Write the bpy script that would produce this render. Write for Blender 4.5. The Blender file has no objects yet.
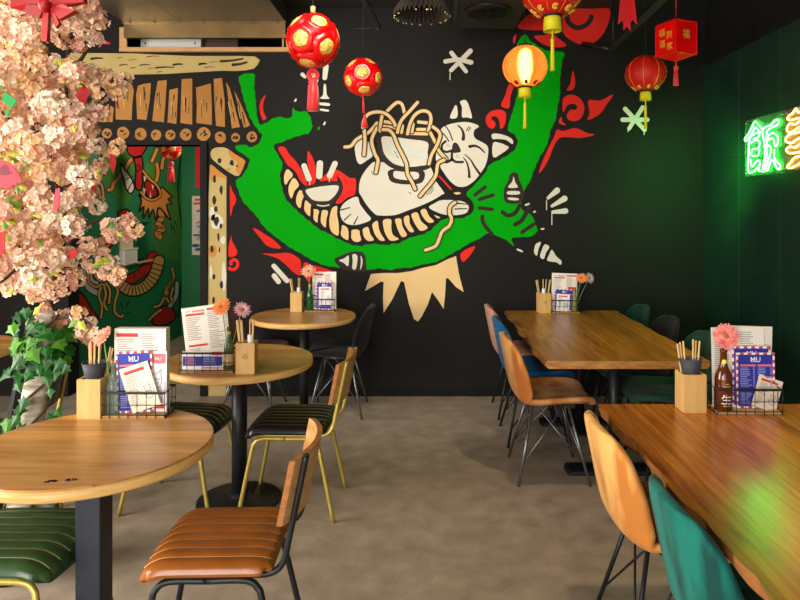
import bpy, math, random
from mathutils import Vector, Matrix, Euler
from mathutils.geometry import tessellate_polygon
random.seed(7)
PI = math.pi
SC = bpy.context.scene
COL = SC.collection

# ------------------------------------------------------------------ camera numbers (photograph 800 x 600)
F, VX, HY, CH = 650.0, 425.0, 208.0, 1.55       # focal length in px, vanishing point, camera height
BACK, RIGHT = 5.36, 2.31                          # distance of back wall, of right wall
def at(px, py, d):
    return Vector(((px - VX) * d / F, d, CH - (py - HY) * d / F))

# ------------------------------------------------------------------ mesh builder
class MB:
    def __init__(self):
        self.v, self.f, self.m, self.s = [], [], [], []
    def add(self, vs, fs, mi=0, smooth=False):
        b = len(self.v)
        self.v.extend([tuple(p) for p in vs])
        for q in fs:
            self.f.append([i + b for i in q]); self.m.append(mi); self.s.append(smooth)
        return self
    def box(self, x0, x1, y0, y1, z0, z1, mi=0, M=None):
        vs = [Vector((x, y, z)) for z in (z0, z1) for y in (y0, y1) for x in (x0, x1)]
        if M: vs = [M @ p for p in vs]
        return self.add(vs, [(0, 2, 3, 1), (4, 5, 7, 6), (0, 1, 5, 4), (2, 6, 7, 3), (0, 4, 6, 2), (1, 3, 7, 5)], mi)
    def tube(self, pts, r, n=8, mi=0, closed=False, smooth=True):
        P = [Vector(p) for p in pts]; k = len(P)
        rs = r if isinstance(r, (list, tuple)) else [r] * k
        T = []
        for i in range(k):
            a = P[(i - 1) % k] if (closed or i > 0) else P[i]
            b = P[(i + 1) % k] if (closed or i < k - 1) else P[i]
            t = (b - a); T.append(t.normalized() if t.length > 1e-9 else Vector((0, 0, 1)))
        up = Vector((0, 0, 1)) if abs(T[0].z) < .9 else Vector((1, 0, 0))
        u = T[0].cross(up).normalized(); vs = []
        for i in range(k):
            u = (u - T[i] * u.dot(T[i]))
            u = u.normalized() if u.length > 1e-6 else T[i].orthogonal().normalized()
            w = T[i].cross(u)
            for j in range(n):
                a = 2 * PI * j / n
                vs.append(P[i] + (u * math.cos(a) + w * math.sin(a)) * rs[i])
        fs = []
        for i in range(k if closed else k - 1):
            i2 = (i + 1) % k
            for j in range(n):
                j2 = (j + 1) % n
                fs.append((i * n + j, i * n + j2, i2 * n + j2, i2 * n + j))
        self.add(vs, fs, mi, smooth)
        if not closed:
            b = len(self.v) - k * n
            self.f.append([b + j for j in reversed(range(n))]); self.m.append(mi); self.s.append(False)
            self.f.append([b + (k - 1) * n + j for j in range(n)]); self.m.append(mi); self.s.append(False)
        return self
    def lathe(self, prof, n=24, c=(0, 0, 0), mi=0, smooth=True, M=None, wob=None):
        vs, fs = [], []
        for (r, z) in prof:
            for j in range(n):
                a = 2 * PI * j / n
                rr = r * (wob(a, z) if wob else 1)
                p = Vector((rr * math.cos(a), rr * math.sin(a), z))
                if M: p = M @ p
                vs.append(p + Vector(c))
        for i in range(len(prof) - 1):
            for j in range(n):
                j2 = (j + 1) % n
                fs.append((i * n + j, i * n + j2, (i + 1) * n + j2, (i + 1) * n + j))
        self.add(vs, fs, mi, smooth)
        b = len(self.v) - len(prof) * n
        if prof[0][0] > 1e-5:
            self.f.append([b + j for j in reversed(range(n))]); self.m.append(mi); self.s.append(False)
        if prof[-1][0] > 1e-5:
            self.f.append([b + (len(prof) - 1) * n + j for j in range(n)]); self.m.append(mi); self.s.append(False)
        return self
    def grid(self, fn, nu, nv, mi=0, smooth=True, flip=False):
        vs = [fn(i / nu, j / nv) for i in range(nu + 1) for j in range(nv + 1)]
        fs = []
        for i in range(nu):
            for j in range(nv):
                q = (i * (nv + 1) + j, (i + 1) * (nv + 1) + j, (i + 1) * (nv + 1) + j + 1, i * (nv + 1) + j + 1)
                fs.append(q[::-1] if flip else q)
        return self.add(vs, fs, mi, smooth)
    def poly(self, pts, mi=0):
        """flat polygon from 3-D points, any outline"""
        P = [Vector(p) for p in pts]
        tri = tessellate_polygon([P])
        return self.add(P, [tuple(t) for t in tri], mi)
    def prism(self, pts2, z0, z1, mi=0, M=None):
        n = len(pts2)
        lo = [Vector((x, y, z0)) for x, y in pts2]; hi = [Vector((x, y, z1)) for x, y in pts2]
        tri = tessellate_polygon([[Vector((x, y, 0)) for x, y in pts2]])
        fs = [tuple(t) for t in tri] + [tuple(i + n for i in t) for t in tri]
        fs += [(i, (i + 1) % n, n + (i + 1) % n, n + i) for i in range(n)]
        vs = lo + hi
        if M: vs = [M @ p for p in vs]
        return self.add(vs, fs, mi)
    def transform(self, M):
        self.v = [tuple(M @ Vector(p)) for p in self.v]; return self

def cr(pts, n=4, closed=False):
    """smooth curve through the points"""
    P = [Vector(p) for p in pts]; k = len(P); out = []
    for i in range(k if closed else k - 1):
        p0 = P[(i - 1) % k] if (closed or i > 0) else P[0]
        p1 = P[i]; p2 = P[(i + 1) % k]
        p3 = P[(i + 2) % k] if (closed or i + 2 < k) else P[-1]
        for j in range(n):
            t = j / n
            out.append(.5 * ((2 * p1) + (p2 - p0) * t + (2 * p0 - 5 * p1 + 4 * p2 - p3) * t * t + (3 * p1 - p0 - 3 * p2 + p3) * t ** 3))
    if not closed: out.append(P[-1])
    return out

def obj(name, mb, mats, parent=None, label=None, bevel=0, sub=0, solid=0, loc=None, rot=None, seg=2):
    me = bpy.data.meshes.new(name)
    me.from_pydata(mb.v, [], mb.f)
    if not isinstance(mats, (list, tuple)): mats = [mats]
    for m in mats: me.materials.append(m)
    me.polygons.foreach_set('material_index', mb.m)
    me.polygons.foreach_set('use_smooth', mb.s)
    me.update()
    o = bpy.data.objects.new(name, me); COL.objects.link(o)
    if parent: o.parent = parent
    if label: o['label'] = label
    if loc is not None: o.location = loc
    if rot is not None: o.rotation_euler = rot
    if solid:
        s = o.modifiers.new('thick', 'SOLIDIFY'); s.thickness = solid; s.offset = 0
    if bevel:
        b = o.modifiers.new('edge', 'BEVEL'); b.width = bevel; b.segments = seg; b.limit_method = 'ANGLE'; b.angle_limit = .7
    if sub:
        s = o.modifiers.new('round', 'SUBSURF'); s.levels = sub; s.render_levels = sub
    return o

def tag(o, label, cat, group=None):
    o['label'] = label; o['category'] = cat
    if group: o['group'] = group
    return o
def thing(name, label, cat, loc=(0, 0, 0), rz=0, group=None, rot=None):
    o = bpy.data.objects.new(name, None); COL.objects.link(o)
    o.empty_display_size = .05
    o.location = loc; o.rotation_euler = rot if rot is not None else (0, 0, rz)
    return tag(o, label, cat, group)
def struct(name, mb, mats, parent=None, **k):
    o = obj(name, mb, mats, parent, **k)
    if parent is None: o['kind'] = 'structure'
    return o
def dup(root, loc, rot=None, label=None, group=None):
    r = root.copy(); COL.objects.link(r); r.location = loc
    if rot is not None: r.rotation_euler = rot
    if label: r['label'] = label
    if group: r['group'] = group
    for ch in list(root.children):
        c = ch.copy(); COL.objects.link(c); c.parent = r
        for g in list(ch.children):
            d = g.copy(); COL.objects.link(d); d.parent = c
    return r

def glyph(s, size=1.0, ext=0, bold=0):
    """outline of a written word as (verts, faces), centred on its own box"""
    cu = bpy.data.curves.new('writing', 'FONT'); cu.body = s; cu.size = size; cu.extrude = ext; cu.offset = bold
    cu.align_x = 'CENTER'; cu.resolution_u = 3
    o = bpy.data.objects.new('writing', cu); COL.objects.link(o)
    dg = bpy.context.evaluated_depsgraph_get(); dg.update()
    me = o.evaluated_get(dg).to_mesh()
    vs = [v.co.copy() for v in me.vertices]; fs = [tuple(p.vertices) for p in me.polygons]
    o.evaluated_get(dg).to_mesh_clear()
    bpy.data.objects.remove(o); bpy.data.curves.remove(cu)
    if vs:
        cx = (min(v.x for v in vs) + max(v.x for v in vs)) / 2; cy = (min(v.y for v in vs) + max(v.y for v in vs)) / 2
        vs = [v - Vector((cx, cy, 0)) for v in vs]
    return vs, fs

# ------------------------------------------------------------------ materials
def lin(c):
    c = c / 255.0
    return c / 12.92 if c <= .04045 else ((c + .055) / 1.055) ** 2.4
def rgb(c): return (lin(c[0]), lin(c[1]), lin(c[2]), 1)
MATS = {}
def mat(name, c, rough=.6, metal=0, c2=None, scale=8, stretch=None, bump=0, bscale=None, detail=4, coat=0, spec=.5, sheen=0, emit=None, estr=0, trans=0, ior=1.45, contrast=(.3, .7), alpha=1, rvar=0):
    m = bpy.data.materials.new(name); m.use_nodes = True
    nt = m.node_tree; b = nt.nodes['Principled BSDF']
    b.inputs['Base Color'].default_value = rgb(c)
    b.inputs['Roughness'].default_value = rough; b.inputs['Metallic'].default_value = metal
    b.inputs['Specular IOR Level'].default_value = spec
    b.inputs['Coat Weight'].default_value = coat; b.inputs['Coat Roughness'].default_value = .15
    b.inputs['Sheen Weight'].default_value = sheen
    b.inputs['Transmission Weight'].default_value = trans; b.inputs['IOR'].default_value = ior
    b.inputs['Alpha'].default_value = alpha
    if emit:
        b.inputs['Emission Color'].default_value = rgb(emit); b.inputs['Emission Strength'].default_value = estr
    if c2 or bump or rvar:
        tc = nt.nodes.new('ShaderNodeTexCoord'); mp = nt.nodes.new('ShaderNodeMapping')
        nt.links.new(tc.outputs['Object'], mp.inputs['Vector'])
        if stretch: mp.inputs['Scale'].default_value = stretch
        n = nt.nodes.new('ShaderNodeTexNoise'); n.inputs['Scale'].default_value = scale; n.inputs['Detail'].default_value = detail
        nt.links.new(mp.outputs['Vector'], n.inputs['Vector'])
        if c2:
            r = nt.nodes.new('ShaderNodeValToRGB')
            r.color_ramp.elements[0].position = contrast[0]; r.color_ramp.elements[1].position = contrast[1]
            r.color_ramp.elements[0].color = rgb(c); r.color_ramp.elements[1].color = rgb(c2)
            nt.links.new(n.outputs['Fac'], r.inputs['Fac']); nt.links.new(r.outputs['Color'], b.inputs['Base Color'])
        if rvar:
            mr = nt.nodes.new('ShaderNodeMapRange')
            mr.inputs['To Min'].default_value = max(.02, rough - rvar); mr.inputs['To Max'].default_value = min(1, rough + rvar)
            nt.links.new(n.outputs['Fac'], mr.inputs['Value']); nt.links.new(mr.outputs['Result'], b.inputs['Roughness'])
        if bump:
            n2 = nt.nodes.new('ShaderNodeTexNoise'); n2.inputs['Scale'].default_value = bscale or scale * 4; n2.inputs['Detail'].default_value = 6
            nt.links.new(mp.outputs['Vector'], n2.inputs['Vector'])
            bp = nt.nodes.new('ShaderNodeBump'); bp.inputs['Strength'].default_value = bump; bp.inputs['Distance'].default_value = .01
            nt.links.new(n2.outputs['Fac'], bp.inputs['Height']); nt.links.new(bp.outputs['Normal'], b.inputs['Normal'])
    MATS[name] = m
    return m

def wood(name, c, c2, c3, along='x', plank=.12, rough=.35, grain=1.0, coat=.2):
    """timber boards: each board its own tone, long grain, dark knots; boards run along the given axis"""
    m = bpy.data.materials.new(name); m.use_nodes = True
    nt = m.node_tree; N = nt.nodes.new; L = nt.links.new; b = nt.nodes['Principled BSDF']
    tc = N('ShaderNodeTexCoord'); sp = N('ShaderNodeSeparateXYZ'); L(tc.outputs['Object'], sp.inputs[0])
    ax = {'x': ('X', 'Y'), 'y': ('Y', 'X'), 'z': ('Z', 'X')}[along]
    dv = N('ShaderNodeMath'); dv.operation = 'DIVIDE'; dv.inputs[1].default_value = plank; L(sp.outputs[ax[1]], dv.inputs[0])
    fl = N('ShaderNodeMath'); fl.operation = 'FLOOR'; L(dv.outputs[0], fl.inputs[0])
    fr = N('ShaderNodeMath'); fr.operation = 'FRACT'; L(dv.outputs[0], fr.inputs[0])
    wn = N('ShaderNodeTexWhiteNoise'); wn.noise_dimensions = '1D'; L(fl.outputs[0], wn.inputs['W'])
    off = N('ShaderNodeMath'); off.operation = 'MULTIPLY'; off.inputs[1].default_value = 17; L(wn.outputs['Value'], off.inputs[0])
    mp = N('ShaderNodeMapping'); L(tc.outputs['Object'], mp.inputs['Vector'])
    s = 3.0; st = 34.0 * grain
    mp.inputs['Scale'].default_value = {'x': (s, st, st), 'y': (st, s, st), 'z': (st, st, s)}[along]
    cb = N('ShaderNodeCombineXYZ')
    for k in 'XYZ': L(off.outputs[0], cb.inputs[k])
    va = N('ShaderNodeVectorMath'); L(mp.outputs['Vector'], va.inputs[0]); L(cb.outputs[0], va.inputs[1])
    n = N('ShaderNodeTexNoise'); n.inputs['Scale'].default_value = 1; n.inputs['Detail'].default_value = 7; n.inputs['Distortion'].default_value = .6
    L(va.outputs[0], n.inputs['Vector'])
    r = N('ShaderNodeValToRGB'); e = r.color_ramp.elements
    e[0].position = .3; e[0].color = rgb(c2); e[1].position = .62; e[1].color = rgb(c)
    e2 = e.new(.8); e2.color = rgb(c3)
    L(n.outputs['Fac'], r.inputs['Fac'])
    hs = N('ShaderNodeHueSaturation')
    mr = N('ShaderNodeMapRange'); mr.inputs['To Min'].default_value = .72; mr.inputs['To Max'].default_value = 1.15; L(wn.outputs['Value'], mr.inputs['Value'])
    L(mr.outputs['Result'], hs.inputs['Value']); L(r.outputs['Color'], hs.inputs['Color'])
    # knots and long dark streaks
    mk = N('ShaderNodeMapping'); L(tc.outputs['Object'], mk.inputs['Vector']); mk.inputs['Scale'].default_value = {'x': (1.6, 7, 7), 'y': (7, 1.6, 7), 'z': (7, 7, 1.6)}[along]
    nk = N('ShaderNodeTexNoise'); nk.inputs['Scale'].default_value = 1.3; nk.inputs['Detail'].default_value = 3; L(mk.outputs['Vector'], nk.inputs['Vector'])
    rk = N('ShaderNodeValToRGB'); rk.color_ramp.elements[0].position = .58; rk.color_ramp.elements[1].position = .78; L(nk.outputs['Fac'], rk.inputs['Fac'])
    mx = N('ShaderNodeMixRGB'); mx.blend_type = 'MULTIPLY'; mx.inputs[2].default_value = (.5, .42, .38, 1)
    L(rk.outputs['Color'], mx.inputs['Fac']); L(hs.outputs['Color'], mx.inputs[1])
    # seams between boards
    lt = N('ShaderNodeMath'); lt.operation = 'LESS_THAN'; lt.inputs[1].default_value = .018; L(fr.outputs[0], lt.inputs[0])
    ms = N('ShaderNodeMixRGB'); ms.blend_type = 'MULTIPLY'; ms.inputs[2].default_value = (.55, .5, .45, 1)
    L(lt.outputs[0], ms.inputs['Fac']); L(mx.outputs['Color'], ms.inputs[1])
    L(ms.outputs['Color'], b.inputs['Base Color'])
    b.inputs['Roughness'].default_value = rough; b.inputs['Coat Weight'].default_value = coat; b.inputs['Coat Roughness'].default_value = .25
    bp = N('ShaderNodeBump'); bp.inputs['Strength'].default_value = .12; bp.inputs['Distance'].default_value = .003
    L(n.outputs['Fac'], bp.inputs['Height']); L(bp.outputs['Normal'], b.inputs['Normal'])
    return m

def glass(name, c, density=.5, rough=.03):
    """coloured bottle glass: clear pane mixed with a glossy coat"""
    m = bpy.data.materials.new(name); m.use_nodes = True
    nt = m.node_tree; b = nt.nodes['Principled BSDF']; out = nt.nodes['Material Output']
    b.inputs['Base Color'].default_value = rgb(c); b.inputs['Roughness'].default_value = rough; b.inputs['Coat Weight'].default_value = 1
    tr = nt.nodes.new('ShaderNodeBsdfTransparent'); tr.inputs['Color'].default_value = rgb(c)
    mx = nt.nodes.new('ShaderNodeMixShader'); mx.inputs[0].default_value = density
    nt.links.new(tr.outputs[0], mx.inputs[1]); nt.links.new(b.outputs[0], mx.inputs[2]); nt.links.new(mx.outputs[0], out.inputs['Surface'])
    return m
# ------------------------------------------------------------------ shared materials
m_black_wall = mat('charcoal_wall_paint', (20, 18, 16), .7, c2=(25, 22, 20), scale=1.2, spec=.25, bump=.05, bscale=60)
m_floor = mat('worn_concrete', (136, 121, 105), .45, c2=(182, 165, 146), scale=8, detail=15, bump=.12, bscale=60, contrast=(.22, .84), rvar=.14)
m_ceil = mat('dark_ceiling_paint', (34, 31, 29), .8, c2=(44, 40, 36), scale=1.5)
m_black_metal = mat('black_powder_coat', (30, 30, 33), .42, metal=.3, c2=(38, 38, 42), scale=20)
m_post = mat('blue_black_steel', (38, 42, 52), .45, metal=.35, c2=(50, 54, 64), scale=14)
m_gold = mat('brushed_gold', (186, 164, 78), .4, metal=.55, c2=(198, 176, 92), scale=30)
m_steel = mat('dark_steel_rod', (128, 128, 130), .34, metal=.85)
m_oak = wood('honey_oak_top', (220, 160, 88), (190, 126, 60), (230, 178, 108), 'x', .115, .34)
m_oak_rim = mat('oak_rim', (226, 182, 112), .45, c2=(206, 156, 88), scale=14, stretch=(1, 1, 9))
m_walnut = wood('amber_plank_top', (212, 144, 46), (160, 96, 26), (228, 168, 72), 'y', .142, .3, coat=.25)
m_red_oak = wood('russet_plank_top', (212, 128, 44), (160, 82, 24), (230, 152, 62), 'y', .17, .24, grain=1.3, coat=.1)
m_slab_edge = mat('sawn_slab_edge', (188, 132, 66), .55, c2=(146, 92, 40), scale=16, stretch=(1, .5, 3))
m_bark_edge = mat('live_bark_edge', (150, 92, 38), .6, c2=(96, 56, 24), scale=16, stretch=(1, .4, 2), bump=.3)
m_green_paint = mat('bottle_green_paint', (16, 104, 62), .55, c2=(24, 114, 62), scale=1.2)
m_dark_green = mat('palm_wallpaper_green', (14, 44, 32), .55, c2=(19, 54, 39), scale=2)
m_leaf_line = mat('palm_leaf_print', (36, 74, 54), .45)
m_trim_black = mat('black_door_frame', (17, 16, 15), .7, spec=.25)
m_pine = mat('raw_pine', (206, 160, 104), .55, c2=(188, 138, 82), scale=9, stretch=(1, 8, 8))
m_white = mat('white_board', (240, 236, 226), .5)
m_duct = mat('brushed_sheet_steel', (98, 93, 86), .4, metal=.6, c2=(110, 104, 95), scale=3)
m_void = mat('dark_void', (14, 13, 13), .7)

# ------------------------------------------------------------------ the room shell
XL = -4.3; CEIL = 3.2; FRONT = -2.6
PX0, PX1, PZ = -2.96, -1.814, 2.07               # passage opening in the back wall
HX0, HX1, HZ0, HZ1 = -2.449, -1.163, 2.869, 3.034  # high service hatch
T = .14
w = MB()
w.box(PX1, RIGHT + .1, BACK, BACK + T, 0, HZ0)
w.box(XL, PX0, BACK, BACK + T, 0, HZ0)
w.box(PX0, PX1, BACK, BACK + T, PZ, HZ0)
w.box(XL, HX0, BACK, BACK + T, HZ0, CEIL + .05)
w.box(HX1, RIGHT + .1, BACK, BACK + T, HZ0, CEIL + .05)
w.box(HX0, HX1, BACK, BACK + T, HZ1, CEIL + .05)
struct('wall_back', w, m_black_wall)
w = MB(); w.box(XL - .1, RIGHT + .1, FRONT, 8.1, -.1, 0); struct('floor', w, m_floor)
w = MB(); w.box(XL - .1, RIGHT + .1, FRONT, BACK + .1, CEIL, CEIL + .1); struct('ceiling', w, m_ceil)
w = MB(); w.box(PX1 + .3, RIGHT, BACK - .012, BACK, 0, .05); struct('baseboard_back', w, m_trim_black)
# right wall: palm wallpaper up to 2.7 m, black above
w = MB(); w.box(RIGHT, RIGHT + .1, FRONT, BACK + .1, 0, CEIL); struct('wall_right', w, m_void)
w = MB(); w.box(RIGHT - .015, RIGHT, FRONT, BACK, 0, 2.71)
for y in (.6, 1.5, 2.4, 3.3, 4.2, 4.75):                             # seams of the hung lengths
    w.box(RIGHT - .0165, RIGHT - .015, y, y + .004, 0, 2.71, 1)
rnd = random.Random(3)
for i in range(60):                                                   # printed fan palms
    y0 = rnd.uniform(1.5, 5.3); z0 = rnd.uniform(.5, 2.6); a0 = rnd.uniform(-.6, .6); R = rnd.uniform(.18, .34)
    for k in range(11):
        a = a0 + PI / 2 + (k - 5) * .23; r = R * (1 - .03 * abs(k - 5))
        y1, z1 = y0 + r * math.cos(a), min(2.69, max(.05, z0 + r * math.sin(a)))
        if y1 > 5.35: continue
        dx, dz = -math.sin(a) * .0028, math.cos(a) * .0028
        X = RIGHT - .0153
        w.add([(X, y0 + dx * .4, z0 + dz * .4), (X, (y0 + y1) / 2 + dx, (z0 + z1) / 2 + dz), (X, y1, z1), (X, (y0 + y1) / 2 - dx, (z0 + z1) / 2 - dz)], [(0, 1, 2, 3)], 1)
struct('trim_1', w, [m_dark_green, m_leaf_line])
# left wall with two tall street windows beside the photographer
w = MB()
w.box(XL - .1, XL, 2.9, BACK + .1, 0, CEIL); w.box(XL - .1, XL, FRONT, 2.9, 0, .5); w.box(XL - .1, XL, FRONT, 2.9, 2.9, CEIL)
w.box(XL - .1, XL, .1, .4, .5, 2.9); w.box(XL - .1, XL, FRONT, FRONT + .3, .5, 2.9)
struct('wall_left', w, m_black_wall)
# front wall: shop front, mostly glazing
w = MB()
w.box(XL, RIGHT, FRONT - .1, FRONT, 0, .4); w.box(XL, RIGHT, FRONT - .1, FRONT, 2.9, CEIL)
w.box(XL, -3.6, FRONT - .1, FRONT, .4, 2.9); w.box(1.6, RIGHT, FRONT - .1, FRONT, .4, 2.9); w.box(-1.1, -.9, FRONT - .1, FRONT, .4, 2.9)
struct('wall_front', w, m_black_wall)

# passage behind the opening
PB = 7.9
NY0, NY1, NZ0, NZ1 = 6.27, 7.0, 1.0, 1.40         # niche in the passage wall
w = MB()
w.box(PX0 - .2, PX0, BACK + T, NY0, 0, 2.6); w.box(PX0 - .2, PX0, NY1, PB, 0, 2.6)
w.box(PX0 - .2, PX0, NY0, NY1, 0, NZ0); w.box(PX0 - .2, PX0, NY0, NY1, NZ1, 2.6); w.box(PX0 - .2, PX0 - .14, NY0, NY1, NZ0, NZ1)
struct('wall_passage_left', w, m_green_paint)
w = MB(); w.box(PX0 - .2, -.9, PB, PB + .1, 0, 2.6); struct('wall_passage_back', w, m_green_paint)
w = MB(); w.box(-1.0, -.9, BACK + T, PB, 0, 2.6); struct('wall_passage_right', w, m_green_paint)  # unseen side wall, added to keep sky light out of the passage
w = MB(); w.box(PX0 - .2, -.9, BACK + T, PB + .1, 2.6, 2.7); struct('ceiling_passage', w, m_ceil)  # ceiling out of view, added to shut off the sky light
# black metal frame round the opening
w = MB()
w.box(PX1 - .035, PX1 + .02, BACK - .02, BACK + T + .01, 0, PZ); w.box(PX0 - .02, PX0 + .03, BACK - .02, BACK + T + .01, 0, PZ)
w.box(PX0 - .02, PX1 + .02, BACK - .02, BACK + T + .01, PZ, PZ + .02)
struct('trim_2', w, m_trim_black)
# pine frame and hollow behind the high hatch
w = MB()
w.box(HX0 - .06, HX0, BACK - .025, BACK + T, HZ0 - .035, HZ1); w.box(HX1 - .012, HX1, BACK - .012, BACK + T, HZ0, HZ1)
w.box(HX0 - .06, HX1 + .06, BACK - .03, BACK + T, HZ0 - .035, HZ0)
struct('trim_3', w, m_pine)
w = MB()
w.box(HX0, HX1, BACK + .75, BACK + .8, HZ0 - .1, HZ1 + .1, 0); w.box(HX0, HX1, BACK + T, BACK + .8, HZ1, HZ1 + .03, 0)
w.box(HX0, HX1, BACK + T, BACK + .8, HZ0 - .03, HZ0, 1); w.box(HX0 - .03, HX0, BACK + T, BACK + .8, HZ0, HZ1, 0); w.box(HX1, HX1 + .03, BACK + T, BACK + .8, HZ0, HZ1, 0)
struct('wall_hatch', w, [m_void, m_trim_black])
w = MB(); w.box(-2.41, -1.90, BACK + .15, BACK + .22, HZ0 + .018, HZ0 + .12)
for x in (-2.37, -1.95): w.box(x - .006, x + .006, BACK + .146, BACK + .15, HZ0 + .07, HZ0 + .085, 1)
t = obj('white_storage_box', w, [m_white, m_trim_black], bevel=.004); tag(t, 'long white board box lying in the high hatch under the steel duct', 'box')
w = MB(); w.box(-1.89, -1.60, BACK + .2, BACK + .5, HZ0, HZ0 + .13)
tag(obj('brown_crate', w, mat('brown_board', (92, 70, 54), .7), bevel=.004), 'dark brown crate beside the white box in the high hatch', 'crate')

# steel duct and black rails under the ceiling
d = thing('ventilation_duct', 'grey sheet steel duct under the ceiling above the pine framed hatch', 'duct', (-1.8, BACK, 3.2))
b = MB(); b.box(-.665, .665, -2.0, -.004, -.13, -.001); obj('duct_body', b, m_duct, d, bevel=.006)
b = MB(); b.box(-.66, .66, -.055, -.006, -.26, -.13); b.box(-.665, .665, -.07, -.006, -.145, -.128)
obj('rear_collar', b, mat('warm_sheet_steel', (150, 122, 78), .3, metal=.8, c2=(116, 96, 66), scale=4), d, label='brassy collar along the wall')
b = MB()
for k in range(7): b.lathe([(.007, 0), (.007, .004), (0, .006)], 8, (-.6 + k * .2, -.074, -.139), M=Matrix.Rotation(PI / 2, 3, 'X'))
b.box(-.2, -.197, -1.99, -.08, -.1315, -.13)
obj('rivet_row', b, m_steel, d)
# black pipes and rails
def rail(name, pts, r, label, cat, square=False):
    b = MB(); b.tube(pts, r, 4 if square else 10, smooth=not square)
    return tag(obj(name, b, m_black_metal), label, cat)
rail('ceiling_pipe', cr([(-.9, 3.6, 3.17), (-.66, 4.0, 3.16), (-.5, 4.3, 3.11), (-.42, 4.45, 2.98), (-.35, 4.6, 2.86), (-.335, 4.63, 2.82)], 5), .024, 'bent black pipe coming down from the ceiling beside the small red ball lantern', 'pipe')
rail('lighting_rail', [(1.42, 4.95, 2.76), (1.42, 3.6, 2.80)], .028, 'thin black rail running under the ceiling behind the tassel and the box lantern', 'rail', True)
rl = bpy.data.objects['lighting_rail']
for q, r_ in (([(1.42, 4.95, 2.76), (1.30, 5.34, 2.9)], .02), ([(1.42, 4.9, 2.77), (1.42, 4.9, 3.2)], .008), ([(1.42, 3.7, 2.8), (1.42, 3.7, 3.2)], .008)):
    b = MB(); b.tube(q, r_, 8); obj('rail_bracket', b, m_black_metal, rl)
rail('ceiling_wire', [(-.6, 4.75, 2.86), (-.33, 4.66, 2.84)], .004, 'thin taut wire between the lotus lantern and the bent black pipe', 'wire')
v = thing('ceiling_vent', 'round dark slatted air vent in the ceiling left of the pink lit lantern', 'vent', (.446, 4.6, 2.955))
b = MB(); b.lathe([(.05, -.03), (.15, -.02), (.165, -.001)], 32); obj('vent_plate', b, m_black_metal, v)
b = MB(); b.box(-.22, .26, -.25, .5, 0, .243); obj('vent_housing', b, m_ceil, v, label='square dark housing')
b = MB()
for k in range(28):
    a = k * 2 * PI / 28; M_ = Matrix.Rotation(a, 4, 'Z') @ Matrix.Translation((.09, 0, -.033)) @ Matrix.Rotation(.5, 4, 'X')
    b.box(-.055, .055, -.006, .006, -.0015, .0015, M=M_)
obj('vent_slats', b, m_trim_black, v)
v = thing('paper_fan', 'dark pleated paper rosette hanging under the ceiling above the white painted star', 'rosette', (-.02, 4.3, 2.88))
b = MB(); n = 72
for k in range(n):
    a0, a1 = 2 * PI * k / n, 2 * PI * (k + 1) / n
    z0, z1 = (.02, -.02)[k % 2], (-.02, .02)[k % 2]
    p = lambda r, a, dz: (r * math.cos(a), r * math.sin(a), dz - .0 * r)
    b.add([p(.02, a0, .06), p(.14, a0, .03 + z0 * .7), p(.19, a0, z0 - .05), p(.19, a1, z1 - .05), p(.14, a1, .03 + z1 * .7), p(.02, a1, .06)], [(0, 1, 4, 5), (1, 2, 3, 4)])
obj('pleated_disc', b, mat('dark_crepe_paper', (42, 34, 26), .7), v, solid=.003)
b = MB(); b.tube([(0, 0, .06), (0, 0, .32)], .003, 6); obj('cord', b, m_black_metal, v)
b = MB()
for k in range(26):
    a = rnd.uniform(0, 2 * PI); r = rnd.uniform(.17, .19)
    b.box(r * math.cos(a) - .004, r * math.cos(a) + .004, r * math.sin(a) - .004, r * math.sin(a) + .004, -.072, -.066)
obj('gold_flecks', b, m_gold, v)
# ------------------------------------------------------------------ painted murals (paint lies on the wall, traced in the wall's own plane)
m_pg = mat('mural_green', (0, 152, 8), .7, spec=.08, c2=(0, 160, 12), scale=2)
m_pr = mat('mural_red', (214, 40, 34), .7, spec=.1, c2=(224, 48, 40), scale=2)
m_pk = mat('mural_black', (42, 34, 28), .6, spec=.2, c2=(48, 40, 33), scale=3)
m_pw = mat('mural_cream', (212, 206, 188), .7, spec=.1, c2=(218, 212, 196), scale=3)
m_pt = mat('mural_tan', (222, 186, 128), .6, spec=.2, c2=(230, 196, 140), scale=3)
m_pb = mat('mural_pale_blue', (186, 208, 204), .6, spec=.2)
m_plog = mat('mural_log_brown', (186, 130, 62), .6, spec=.2, c2=(166, 112, 50), scale=5)
m_pbeam = mat('mural_beam_olive', (182, 160, 98), .6, spec=.2, c2=(196, 172, 112), scale=4)
m_pstain = mat('mural_stain_orange', (196, 132, 58), .6, spec=.2)
def on_back(px, py, k):
    p = at(px, py, BACK); p.y = BACK - .0012 - .0005 * k; return p
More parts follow.
